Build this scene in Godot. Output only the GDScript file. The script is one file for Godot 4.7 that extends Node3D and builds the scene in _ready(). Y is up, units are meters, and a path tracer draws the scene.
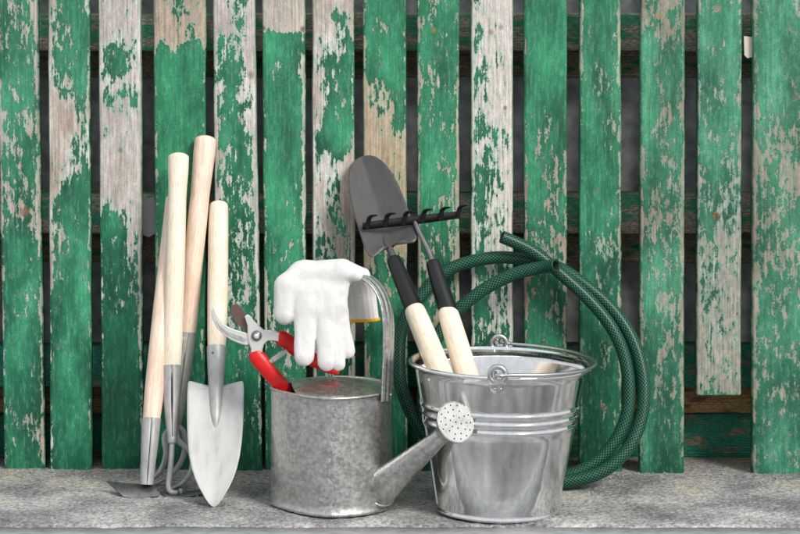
extends Node3D

# measured from the photograph (800 px wide): focal length in pixels, row of the horizon, distance of the fence, height of the lens
const F := 2600.0
const YH := -81.0
const DC := 4.29
const CH := 0.907

var rng := RandomNumberGenerator.new()
var M := {}
var taken := {}


func S(z: float) -> float:
	return (DC - z) / F


func P(px: float, py: float, z: float) -> Vector3:
	return Vector3((px - 400.0) * S(z), CH - (py - YH) * S(z), z)


func ground_z(py: float) -> float:
	return DC - CH * F / (py - YH)


# ------------------------------------------------------------------ mesh building
class MB:
	var v := PackedVector3Array()
	var uv := PackedVector2Array()
	var g := PackedInt32Array()

	func tri(a: Vector3, b: Vector3, c: Vector3, ua: Vector2, ub: Vector2, uc: Vector2, grp: int) -> void:
		v.append(a); v.append(b); v.append(c)
		uv.append(ua); uv.append(ub); uv.append(uc)
		g.append(grp); g.append(grp); g.append(grp)

	# closed rings joined one after the other; u runs round (or us), v along in metres (or vs)
	func loft(rings: Array, cap0 := true, cap1 := true, grp := 0, us = null, vs = null, round_trip := false) -> void:
		var first := v.size()
		var n: int = rings[0].size()
		var vv := 0.0
		var mid := Vector3.ZERO
		var last_c := Vector3.ZERO
		var vlist := PackedFloat32Array()
		for k in rings.size():
			var c := Vector3.ZERO
			for p in rings[k]:
				c += p
			c /= n
			if k > 0:
				vv += c.distance_to(last_c)
			last_c = c
			mid += c
			vlist.append(vv if vs == null else vs[k])
		mid /= rings.size()
		for k in rings.size() - 1:
			var a: PackedVector3Array = rings[k]
			var b: PackedVector3Array = rings[k + 1]
			for i in n:
				var j := (i + 1) % n
				var u0: float = float(i) / n if us == null else us[i]
				var u1: float = float(i + 1) / n if us == null else us[i + 1]
				var ua := Vector2(u0, vlist[k])
				var ub := Vector2(u1, vlist[k])
				var uc := Vector2(u0, vlist[k + 1])
				var ud := Vector2(u1, vlist[k + 1])
				tri(a[i], a[j], b[i], ua, ub, uc, grp)
				tri(a[j], b[j], b[i], ub, ud, uc, grp)
		for e in 2:
			if (e == 0 and cap0) or (e == 1 and cap1):
				var r: PackedVector3Array = rings[0] if e == 0 else rings[-1]
				var c := Vector3.ZERO
				for p in r:
					c += p
				c /= n
				var vl: float = vlist[0] if e == 0 else vlist[-1]
				for i in n:
					var j := (i + 1) % n
					var ui := Vector2(0.5 if us == null else us[i], vl)
					var uj := Vector2(0.5 if us == null else us[j], vl)
					if e == 0:
						tri(c, r[j], r[i], ui, uj, ui, grp + 1 + e)
					else:
						tri(c, r[i], r[j], ui, ui, uj, grp + 1 + e)
		orient(first, mid)

	# faces run clockwise seen from outside
	func orient(first: int, mid: Vector3) -> void:
		var vol := 0.0
		for i in range(first, v.size(), 3):
			vol += (v[i] - mid).dot((v[i + 1] - mid).cross(v[i + 2] - mid))
		if vol > 0.0:
			for i in range(first, v.size(), 3):
				var t := v[i + 1]
				v[i + 1] = v[i + 2]
				v[i + 2] = t
				var q := uv[i + 1]
				uv[i + 1] = uv[i + 2]
				uv[i + 2] = q

	# a flat polygon in the plane (o, x, y), made thick along their normal, edges chamfered
	func slab(pts: PackedVector2Array, o: Vector3, x: Vector3, y: Vector3, thick: float, bevel := 0.0) -> void:
		var first := v.size()
		var nrm := x.cross(y).normalized()
		var rings := []
		var inner := pts
		if bevel > 0.0:
			var c := Vector2.ZERO
			for p in pts:
				c += p
			c /= pts.size()
			inner = PackedVector2Array()
			var n := pts.size()
			for i in n:
				var d := (pts[(i + 1) % n] - pts[(i + n - 1) % n]).normalized()
				var q := Vector2(-d.y, d.x)
				if Geometry2D.is_point_in_polygon(pts[i] + q * bevel * 0.2, pts):
					inner.append(pts[i] + q * bevel)
				else:
					inner.append(pts[i] - q * bevel)
		var lift := func(p: Vector2, h: float) -> Vector3: return o + x * p.x + y * p.y + nrm * h
		var levels := [[inner, -thick / 2], [pts, -thick / 2 + bevel], [pts, thick / 2 - bevel], [inner, thick / 2]]
		var n := pts.size()
		for l in 3:
			if levels[l][1] == levels[l + 1][1]:
				continue
			for i in n:
				var j := (i + 1) % n
				var a: Vector3 = lift.call(levels[l][0][i], levels[l][1])
				var b: Vector3 = lift.call(levels[l][0][j], levels[l][1])
				var c: Vector3 = lift.call(levels[l + 1][0][i], levels[l + 1][1])
				var d: Vector3 = lift.call(levels[l + 1][0][j], levels[l + 1][1])
				tri(a, b, c, pts[i], pts[j], pts[i], 40 + l)
				tri(b, d, c, pts[j], pts[j], pts[i], 40 + l)
		var idx := Geometry2D.triangulate_polygon(inner)
		# which way the triangulation runs against the wall decides the caps; make both caps agree with the walls
		var area := 0.0
		for i in n:
			area += inner[i].cross(inner[(i + 1) % n])
		for k in range(0, idx.size(), 3):
			var a := inner[idx[k]]
			var b := inner[idx[k + 1]]
			var c := inner[idx[k + 2]]
			if ((b - a).cross(c - a) > 0.0) != (area > 0.0):
				var t := b
				b = c
				c = t
			tri(lift.call(a, thick / 2), lift.call(b, thick / 2), lift.call(c, thick / 2), a, b, c, 50)
			tri(lift.call(a, -thick / 2), lift.call(c, -thick / 2), lift.call(b, -thick / 2), a, c, b, 51)
		orient(first, o)

	func mesh() -> ArrayMesh:
		var st := SurfaceTool.new()
		st.begin(Mesh.PRIMITIVE_TRIANGLES)
		for i in v.size():
			st.set_smooth_group(g[i])
			st.set_uv(uv[i])
			st.add_vertex(v[i])
		st.generate_normals()
		st.index()
		return st.commit()


func circle(c: Vector3, axis: Vector3, r: float, n := 20, flat := 1.0, side := Vector3.ZERO) -> PackedVector3Array:
	var a := axis.normalized()
	var x := side
	if x == Vector3.ZERO:
		x = Vector3.RIGHT if absf(a.x) < 0.8 else Vector3.UP
	x = (x - a * x.dot(a)).normalized()
	var y := a.cross(x)
	var out := PackedVector3Array()
	for i in n:
		var t := TAU * i / n
		out.append(c + x * cos(t) * r + y * sin(t) * r * flat)
	return out


# pts: Array of Vector3, smoothed to `steps` pieces per span
func smooth(pts: Array, steps := 6) -> Array:
	var out := []
	for k in pts.size() - 1:
		var p0: Vector3 = pts[maxi(k - 1, 0)]
		var p1: Vector3 = pts[k]
		var p2: Vector3 = pts[k + 1]
		var p3: Vector3 = pts[mini(k + 2, pts.size() - 1)]
		for s in steps:
			out.append(p1.cubic_interpolate(p2, p0, p3, float(s) / steps))
	out.append(pts[-1])
	return out


func smooth_values(vals: Array, steps := 6) -> Array:
	var out := []
	for k in vals.size() - 1:
		for s in steps:
			out.append(lerpf(vals[k], vals[k + 1], float(s) / steps))
	out.append(vals[-1])
	return out


func tangent(path: Array, k: int) -> Vector3:
	return (path[mini(k + 1, path.size() - 1)] - path[maxi(k - 1, 0)]).normalized()


# rings of a round bar along a path, carried without twist
func tube_rings(path: Array, radii: Array, n := 14, flat := 1.0, side := Vector3.ZERO) -> Array:
	var rings := []
	var x := side
	if x == Vector3.ZERO:
		x = Vector3(0.13, 0.2, 0.97)
	for k in path.size():
		var t := tangent(path, k)
		x = (x - t * x.dot(t)).normalized()
		rings.append(circle(path[k], t, radii[mini(k, radii.size() - 1)], n, flat, x))
	return rings


# a turned handle: points along a straight or bent axis with radii, ends rounded
func turned(path: Array, radii: Array, n := 22) -> Array:
	var p := path.duplicate()
	var r := radii.duplicate()
	var a: Vector3 = (p[0] - p[1]).normalized()
	var e: Vector3 = (p[-1] - p[-2]).normalized()
	var rings := []
	var r0: float = r[0]
	var r1: float = r[-1]
	for q in [0.05, 0.3, 0.55, 0.8, 0.95]:
		rings.append(circle(p[0] + a * r0 * 0.75 * sqrt(1.0 - q * q), a, r0 * q, n, -1.0))
	for k in p.size():
		rings.append(circle(p[k], tangent(p, k), r[k], n))
	for q in [0.95, 0.8, 0.55, 0.3, 0.05]:
		rings.append(circle(p[-1] + e * r1 * 0.5 * sqrt(1.0 - q * q), e, r1 * q, n))
	return rings


# a rolled metal socket: an open C round the handle, the slit turned to `towards`
func socket_rings(path: Array, radii: Array, wall: float, slit: Array, towards: Vector3) -> Array:
	var rings := []
	for k in path.size():
		var t := tangent(path, k)
		var x := (towards - t * towards.dot(t)).normalized()
		var y := t.cross(x)
		var half: float = slit[k] / radii[k] * 0.5
		var ring := PackedVector3Array()
		for i in 25:
			var a := half + (TAU - 2 * half) * i / 24.0
			ring.append(path[k] + (x * cos(a) + y * sin(a)) * radii[k])
		for i in 25:
			var a := TAU - half - (TAU - 2 * half) * i / 24.0
			ring.append(path[k] + (x * cos(a) + y * sin(a)) * (radii[k] - wall))
		rings.append(ring)
	return rings


func lathe(profile: Array, n := 96, squash := 1.0) -> Array:
	var rings := []
	for q in profile:
		var ring := PackedVector3Array()
		for i in n:
			var t := TAU * i / n
			ring.append(Vector3(cos(t) * q[0], q[1], sin(t) * q[0] * squash))
		rings.append(ring)
	return rings


# ------------------------------------------------------------------ the tree of things
func numbered(called: String) -> String:
	taken[called] = taken.get(called, -1) + 1
	return called if taken[called] == 0 else "%s_%03d" % [called, taken[called]]


func thing(called: String, label: String, category: String, at := Vector3.ZERO) -> Node3D:
	var o := Node3D.new()
	o.name = numbered(called)
	o.position = at
	o.set_meta("label", label)
	o.set_meta("category", category)
	add_child(o, true)
	return o


# a mesh built in the world's axes, as a part of `parent`
func part(called: String, mb: MB, m: Material, parent: Node3D) -> MeshInstance3D:
	var o := MeshInstance3D.new()
	o.name = called
	var at := Vector3.ZERO
	var up: Node3D = parent
	while up != self:
		at += up.position
		up = up.get_parent()
	for i in mb.v.size():
		mb.v[i] -= at
	o.mesh = mb.mesh()
	o.material_override = m
	parent.add_child(o, true)
	return o


# ------------------------------------------------------------------ computed textures
func noise_bytes(w: int, h: int, freq: float, seed_: int, oct := 4, kind := FastNoiseLite.TYPE_SIMPLEX_SMOOTH, to_w := 0, to_h := 0, cell := 0) -> PackedByteArray:
	var n := FastNoiseLite.new()
	n.seed = seed_
	n.noise_type = kind
	n.frequency = freq
	n.fractal_type = FastNoiseLite.FRACTAL_FBM if oct > 1 else FastNoiseLite.FRACTAL_NONE
	n.fractal_octaves = oct
	n.fractal_gain = 0.55
	if kind == FastNoiseLite.TYPE_CELLULAR:
		n.cellular_return_type = cell
	var im := n.get_image(w, h)
	if to_w:
		im.resize(to_w, to_h, Image.INTERPOLATE_CUBIC)
	im.convert(Image.FORMAT_L8)
	return im.get_data()


func tex(w: int, h: int, bytes: PackedByteArray, gray := false) -> ImageTexture:
	return ImageTexture.create_from_image(Image.create_from_data(w, h, false, Image.FORMAT_L8 if gray else Image.FORMAT_RGB8, bytes))


func plain(c: Color, rough: float, metal := 0.0) -> StandardMaterial3D:
	var m := StandardMaterial3D.new()
	m.albedo_color = c
	m.roughness = rough
	m.metallic = metal
	return m


# faint smudges and wear on metal and plastic that would otherwise be one flat tone
func smudged(m: StandardMaterial3D, lo: float, scale: Vector3, seed_: int) -> StandardMaterial3D:
	var nt := NoiseTexture2D.new()
	nt.width = 512
	nt.height = 512
	nt.seamless = true
	var fn := FastNoiseLite.new()
	fn.seed = seed_
	fn.frequency = 0.012
	fn.fractal_octaves = 6
	fn.fractal_gain = 0.62
	nt.noise = fn
	var ramp := Gradient.new()
	ramp.set_color(0, Color(lo, lo, lo * 0.98))
	ramp.set_color(1, Color(1, 1, 1))
	ramp.add_point(0.42, Color(lo, lo, lo * 0.98).lerp(Color.WHITE, 0.75))
	nt.color_ramp = ramp
	m.albedo_texture = nt
	m.uv1_triplanar = true
	m.uv1_scale = scale
	return m


const SW := 112
const SH := 1152
const NW := 2048
var n_patch: PackedByteArray
var n_flake: PackedByteArray
var n_grit: PackedByteArray
var n_grain: PackedByteArray
var n_tone: PackedByteArray


func slat_noises() -> void:
	n_patch = noise_bytes(NW, 500, 0.020, 11, 4, FastNoiseLite.TYPE_SIMPLEX_SMOOTH, NW, SH)
	n_flake = noise_bytes(NW, 430, 0.070, 23, 3, FastNoiseLite.TYPE_SIMPLEX_SMOOTH, NW, SH)
	n_grit = noise_bytes(NW, 640, 0.22, 37, 3, FastNoiseLite.TYPE_SIMPLEX_SMOOTH, NW, SH)
	n_grain = noise_bytes(NW, 40, 0.16, 51, 3, FastNoiseLite.TYPE_SIMPLEX_SMOOTH, NW, SH)
	n_tone = noise_bytes(NW, 400, 0.009, 63, 4, FastNoiseLite.TYPE_SIMPLEX_SMOOTH, NW, SH)


# rows: [py, left, middle, right] how much paint is gone; y0..y1 the rows that the picture of the slat spans
func slat_material(index: int, rows: Array, y0: float, y1: float, grit: float, dust: float, wood: Array, knots: Array, joint := -1.0) -> StandardMaterial3D:
	var col := PackedByteArray()
	var hgt := PackedByteArray()
	col.resize(SW * SH * 3)
	hgt.resize(SW * SH * 3)
	var ox := (index * 131) % (NW - SW)
	var o := 0
	# light falling off downwards, painted as deeper green below a ragged line per slat
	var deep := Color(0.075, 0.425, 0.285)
	var lit_green := Color(0.19, 0.555, 0.39)
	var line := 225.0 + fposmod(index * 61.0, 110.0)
	var w0: Color = wood[0]
	var w1: Color = wood[1]
	var loss := 0.06 if index < 10 else 0.10
	var edge := lerpf(13.0, 5.5, clampf((dust - 0.04) * 5.0, 0.0, 1.0))
	var ri := 0
	for y in SH:
		var py := y0 + (y1 - y0) * y / (SH - 1.0)
		while ri < rows.size() - 2 and rows[ri + 1][0] < py:
			ri += 1
		var ra: Array = rows[ri]
		var rb: Array = rows[mini(ri + 1, rows.size() - 1)]
		var t := clampf((py - ra[0]) / maxf(rb[0] - ra[0], 1.0), 0.0, 1.0)
		var bl := lerpf(ra[1], rb[1], t)
		var bm := lerpf(ra[2], rb[2], t)
		var br := lerpf(ra[3], rb[3], t)
		var at := y * NW + ox
		var seam := joint > 0.0 and absf(py - joint) < 0.9
		for x in SW:
			var u := x / (SW - 1.0)
			var a := n_patch[at + x] * 0.00392157
			var b := n_flake[at + x] * 0.00392157
			var c := n_grit[at + x] * 0.00392157
			var g := n_grain[at + x] * 0.00392157
			var n := n_tone[at + x] * 0.00392157
			var bare := (bl + (bm - bl) * u * 2.0) if u < 0.5 else (bm + (br - bm) * (u - 0.5) * 2.0)
			var e := minf(u, 1.0 - u)
			if e < 0.13:
				var d := 1.0 - absf(e - 0.065) / 0.065
				bare += 0.34 * d
			var m := bare - loss + (a - 0.5) * 0.62 + (b - 0.5) * (0.44 + grit * 0.15) + (c - 0.5) * (0.14 + grit * 0.32) + (g - 0.5) * 0.2
			var k := clampf((m - 0.5) * edge * (0.35 + n * 1.3) + 0.5, 0.0, 1.0)
			# paint: mottled and scuffed unevenly, with the painted fall-off of light
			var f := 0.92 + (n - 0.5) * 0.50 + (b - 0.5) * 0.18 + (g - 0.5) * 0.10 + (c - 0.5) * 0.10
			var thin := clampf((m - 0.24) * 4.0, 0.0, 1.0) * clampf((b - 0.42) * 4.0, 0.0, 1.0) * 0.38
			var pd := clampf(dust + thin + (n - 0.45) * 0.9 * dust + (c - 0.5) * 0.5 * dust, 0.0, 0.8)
			var gr := deep.lerp(lit_green, clampf(0.5 + (line - py) / 260.0 + (n - 0.5) * 1.2, 0.0, 1.0))
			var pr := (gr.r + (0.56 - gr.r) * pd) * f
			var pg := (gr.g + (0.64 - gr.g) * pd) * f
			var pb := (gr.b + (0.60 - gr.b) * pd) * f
			if g > 0.62 and b > 0.5:
				var sc := minf((g - 0.62) * 2.2, 0.3)
				pr = lerpf(pr, 0.50, sc)
				pg = lerpf(pg, 0.62, sc)
				pb = lerpf(pb, 0.57, sc)
			# grime in the grain, and fine cracks that follow it
			var grime := clampf((0.52 - a) * 1.6 + (0.45 - g) * 1.4, 0.0, 1.0) * 0.30
			pr = lerpf(pr, 0.20, grime)
			pg = lerpf(pg, 0.30, grime)
			pb = lerpf(pb, 0.25, grime)
			if absf(g - 0.44) < 0.012 and b > 0.52:
				pr = lerpf(pr, 0.62, 0.5)
				pg = lerpf(pg, 0.60, 0.5)
				pb = lerpf(pb, 0.54, 0.5)
			if c < 0.33:
				pr *= 0.88
				pg *= 0.90
				pb *= 0.90
			# bare wood: grey to tan, streaked with its grain, traces of paint in the pores
			var q := clampf(0.5 + (n - 0.5) * 1.6 + (a - 0.5) * 0.7, 0.0, 1.0)
			var s := 0.97 + (g - 0.5) * 0.24 + (c - 0.5) * 0.20 + (b - 0.5) * 0.18
			if g < 0.27:
				s *= 0.84 + g * 0.59
			var wr := (w0.r + (w1.r - w0.r) * q) * s
			var wg := (w0.g + (w1.g - w0.g) * q) * s
			var wb := (w0.b + (w1.b - w0.b) * q) * s
			if c > 0.60 and m < 0.72:
				wr = wr * 0.65 + 0.07
				wg = wg * 0.85 + 0.08
				wb = wb * 0.8 + 0.07
			# pale primer where the paint breaks off
			if m > 0.46 and m < 0.58:
				var ed := 1.0 - absf(m - 0.52) / 0.06
				wr = lerpf(wr, 0.80, ed * 0.45)
				wg = lerpf(wg, 0.80, ed * 0.45)
				wb = lerpf(wb, 0.77, ed * 0.45)
			if m > 0.40 and m < 0.49:
				var dk := (1.0 - absf(m - 0.445) / 0.045) * (0.22 + 0.3 * c)
				pr *= 1.0 - dk * 0.6
				pg *= 1.0 - dk
				pb *= 1.0 - dk
			if index >= 11:
				k *= 0.82
			if e < 0.05:
				k *= 0.55
			var R := lerpf(pr, wr, k)
			var G := lerpf(pg, wg, k)
			var B := lerpf(pb, wb, k)
			for kn in knots:
				var dx: float = (u - kn[0]) * 42.0
				var dy: float = (py - kn[1]) * 0.8
				var dd: float = sqrt(dx * dx + dy * dy) / kn[2]
				if dd < 1.0:
					var z := (1.0 - dd * dd) * 0.75
					R = lerpf(R, kn[3].r, z)
					G = lerpf(G, kn[3].g, z)
					B = lerpf(B, kn[3].b, z)
			var h := lerpf(0.86 + (b - 0.5) * 0.10 + (g - 0.5) * 0.06, 0.38 + (g - 0.5) * 0.5 + (c - 0.5) * 0.2, k)
			if seam:
				R *= 0.75
				G *= 0.75
				B *= 0.75
				h = 0.0
			col[o] = int(clampf(R, 0.0, 1.0) * 255.0)
			col[o + 1] = int(clampf(G, 0.0, 1.0) * 255.0)
			col[o + 2] = int(clampf(B, 0.0, 1.0) * 255.0)
			hgt[o] = int(clampf(h, 0.0, 1.0) * 255.0)
			hgt[o + 1] = int((0.55 + k * 0.36 + (c - 0.5) * 0.2) * 255.0)
			o += 3
	var mt := StandardMaterial3D.new()
	mt.albedo_texture = tex(SW, SH, col)
	var ht := tex(SW, SH, hgt)
	mt.heightmap_enabled = true
	mt.heightmap_texture = ht
	mt.heightmap_scale = 0.13
	mt.roughness = 1.0
	mt.roughness_texture = ht
	mt.roughness_texture_channel = BaseMaterial3D.TEXTURE_CHANNEL_GREEN
	mt.metallic_specular = 0.4
	return mt


# old zinc: spangles, smears and dull blotches
func zinc_material(seed_: int, base: float, mottle: float, rough: float, tint: Color, metal: float, scale: Vector3) -> StandardMaterial3D:
	var w := 1024
	var cell := noise_bytes(w, w, 0.045, seed_, 1, FastNoiseLite.TYPE_CELLULAR, 0, 0, FastNoiseLite.RETURN_CELL_VALUE)
	var big := noise_bytes(w, w, 0.010, seed_ + 1, 5)
	var fine := noise_bytes(w, w, 0.11, seed_ + 2, 3)
	var run := noise_bytes(w, 80, 0.05, seed_ + 3, 3, FastNoiseLite.TYPE_SIMPLEX_SMOOTH, w, w)
	var col := PackedByteArray()
	var hr := PackedByteArray()
	col.resize(w * w * 3)
	hr.resize(w * w * 3)
	for i in w * w:
		var c := cell[i] / 255.0
		var b := big[i] / 255.0
		var f := fine[i] / 255.0
		var r := run[i] / 255.0
		var s := base * (1.0 + mottle * ((c - 0.5) * 1.0 + (b - 0.5) * 1.0 + (f - 0.5) * 1.0 + (r - 0.5) * 0.5))
		var dull := clampf((b - 0.58) * 6.0, 0.0, 1.0) * mottle
		col[i * 3] = int(clampf(s * tint.r * (1.0 - dull * 0.18), 0, 1) * 255)
		col[i * 3 + 1] = int(clampf(s * tint.g * (1.0 - dull * 0.22), 0, 1) * 255)
		col[i * 3 + 2] = int(clampf(s * tint.b * (1.0 - dull * 0.28), 0, 1) * 255)
		hr[i * 3] = int(clampf(0.5 + (f - 0.5) * 0.5 + (b - 0.5) * 0.8, 0, 1) * 255)
		hr[i * 3 + 1] = int(clampf(rough + mottle * ((b - 0.5) * 0.5 + (c - 0.5) * 0.35 + (f - 0.5) * 0.25), 0.05, 1) * 255)
	var m := StandardMaterial3D.new()
	m.albedo_texture = tex(w, w, col)
	var t := tex(w, w, hr)
	m.roughness = 1.0
	m.roughness_texture = t
	m.roughness_texture_channel = BaseMaterial3D.TEXTURE_CHANNEL_GREEN
	m.heightmap_enabled = true
	m.heightmap_texture = t
	m.heightmap_scale = 0.05
	m.metallic = metal
	m.uv1_triplanar = true
	m.uv1_scale = scale
	m.uv1_offset = Vector3(0.5, 0.04, 0.5)
	return m


# pale turned wood, grain along v
func handle_wood(seed_: int, c0: Color, c1: Color) -> StandardMaterial3D:
	var w := 256
	var h := 512
	var g := noise_bytes(w, 20, 0.06, seed_, 4, FastNoiseLite.TYPE_SIMPLEX_SMOOTH, w, h)
	var g2 := noise_bytes(w, 60, 0.22, seed_ + 4, 2, FastNoiseLite.TYPE_SIMPLEX_SMOOTH, w, h)
	var b := noise_bytes(w, h, 0.008, seed_ + 1, 4)
	var col := PackedByteArray()
	col.resize(w * h * 3)
	for i in w * h:
		var t := clampf(0.5 + (g[i] / 255.0 - 0.5) * 1.2 + (b[i] / 255.0 - 0.5) * 1.1, 0, 1)
		var s := 1.0 - 0.10 * clampf((0.42 - g2[i] / 255.0) * 5.0, 0, 1)
		col[i * 3] = int(lerpf(c0.r, c1.r, t) * s * 255)
		col[i * 3 + 1] = int(lerpf(c0.g, c1.g, t) * s * 255)
		col[i * 3 + 2] = int(lerpf(c0.b, c1.b, t) * s * 255)
	var m := StandardMaterial3D.new()
	m.albedo_texture = tex(w, h, col)
	m.uv1_scale = Vector3(1, 3.2, 1)
	m.roughness = 0.62
	return m


func hose_material() -> StandardMaterial3D:
	var w := 128
	var col := PackedByteArray()
	var hg := PackedByteArray()
	col.resize(w * w * 3)
	hg.resize(w * w)
	var n := noise_bytes(w, w, 0.05, 5, 3)
	for y in w:
		for x in w:
			var a := fposmod((x + y) / 64.0, 1.0)
			var b := fposmod((x - y) / 64.0, 1.0)
			var la := 1.0 - absf(a - 0.5) / 0.10
			var lb := 1.0 - absf(b - 0.5) / 0.10
			var k := clampf(maxf(la, lb) * 2.2, 0, 1)
			var s := 0.9 + (n[y * w + x] / 255.0 - 0.5) * 0.3
			var i := y * w + x
			col[i * 3] = int(lerpf(0.012, 0.30, k) * s * 255)
			col[i * 3 + 1] = int(lerpf(0.17, 0.55, k) * s * 255)
			col[i * 3 + 2] = int(lerpf(0.125, 0.45, k) * s * 255)
			hg[i] = int((0.3 + k * 0.4) * 255)
	var m := StandardMaterial3D.new()
	m.albedo_texture = tex(w, w, col)
	m.uv1_scale = Vector3(6, 80, 1)
	m.roughness = 0.42
	m.metallic_specular = 0.32
	m.clearcoat_enabled = true
	m.clearcoat = 0.1
	m.clearcoat_roughness = 0.2
	return m


func knit_material() -> StandardMaterial3D:
	var w := 128
	var hg := PackedByteArray()
	var col := PackedByteArray()
	hg.resize(w * w)
	col.resize(w * w * 3)
	var n := noise_bytes(w, w, 0.06, 8, 3)
	for y in w:
		for x in w:
			var u := fposmod(x / 16.0, 1.0)
			var sgn := -1.0 if u < 0.5 else 1.0
			var v := fposmod(y / 16.0 + sgn * (u - 0.5) * 1.2, 1.0)
			var h := (1.0 - absf(absf(u - 0.5) * 4.0 - 1.0)) * 0.5 + (1.0 - absf(v * 2.0 - 1.0)) * 0.5
			var i := y * w + x
			hg[i] = int(clampf(h * 0.8 + (n[i] / 255.0 - 0.5) * 0.5, 0, 1) * 255)
			var s := 0.84 + (n[i] / 255.0 - 0.5) * 0.10 + h * 0.05
			col[i * 3] = int(clampf(s, 0, 1) * 255)
			col[i * 3 + 1] = int(clampf(s * 0.995, 0, 1) * 255)
			col[i * 3 + 2] = int(clampf(s * 0.985, 0, 1) * 255)
	var m := StandardMaterial3D.new()
	m.albedo_texture = tex(w, w, col)
	m.heightmap_enabled = true
	m.heightmap_texture = tex(w, w, hg, true)
	m.heightmap_scale = 0.05
	m.uv1_triplanar = true
	m.uv1_scale = Vector3(62, 62, 62)
	m.roughness = 0.95
	m.rim_enabled = true
	m.rim = 0.1
	return m


# rough sawn timber behind the slats; c[0..2] the tones, paint the share still painted
func rough_board(seed_: int, c0: Color, c1: Color, paint: Color, share: float) -> StandardMaterial3D:
	var w := 1024
	var h := 128
	var g := noise_bytes(40, h, 0.16, seed_, 4, FastNoiseLite.TYPE_SIMPLEX_SMOOTH, w, h)
	var b := noise_bytes(w, h, 0.018, seed_ + 1, 5)
	var f := noise_bytes(w, h, 0.16, seed_ + 2, 3)
	var col := PackedByteArray()
	var hg := PackedByteArray()
	col.resize(w * h * 3)
	hg.resize(w * h)
	for i in w * h:
		var gg := g[i] / 255.0
		var bb := b[i] / 255.0
		var ff := f[i] / 255.0
		var q := clampf(0.5 + (gg - 0.5) * 1.3 + (ff - 0.5) * 0.8, 0, 1)
		var k := clampf((share - 0.5 + (bb - 0.5) * 1.6 + (ff - 0.5) * 0.5) * 9.0 + 0.5, 0, 1)
		var s := 0.85 + (ff - 0.5) * 0.5
		var cc := c0.lerp(c1, q)
		cc = cc.lerp(paint, k)
		col[i * 3] = int(clampf(cc.r * s, 0, 1) * 255)
		col[i * 3 + 1] = int(clampf(cc.g * s, 0, 1) * 255)
		col[i * 3 + 2] = int(clampf(cc.b * s, 0, 1) * 255)
		hg[i] = int(clampf(0.5 + (gg - 0.5) * 0.8 + k * 0.15, 0, 1) * 255)
	var m := StandardMaterial3D.new()
	m.albedo_texture = tex(w, h, col)
	m.heightmap_enabled = true
	m.heightmap_texture = tex(w, h, hg, true)
	m.heightmap_scale = 0.15
	m.roughness = 0.9
	return m


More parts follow.
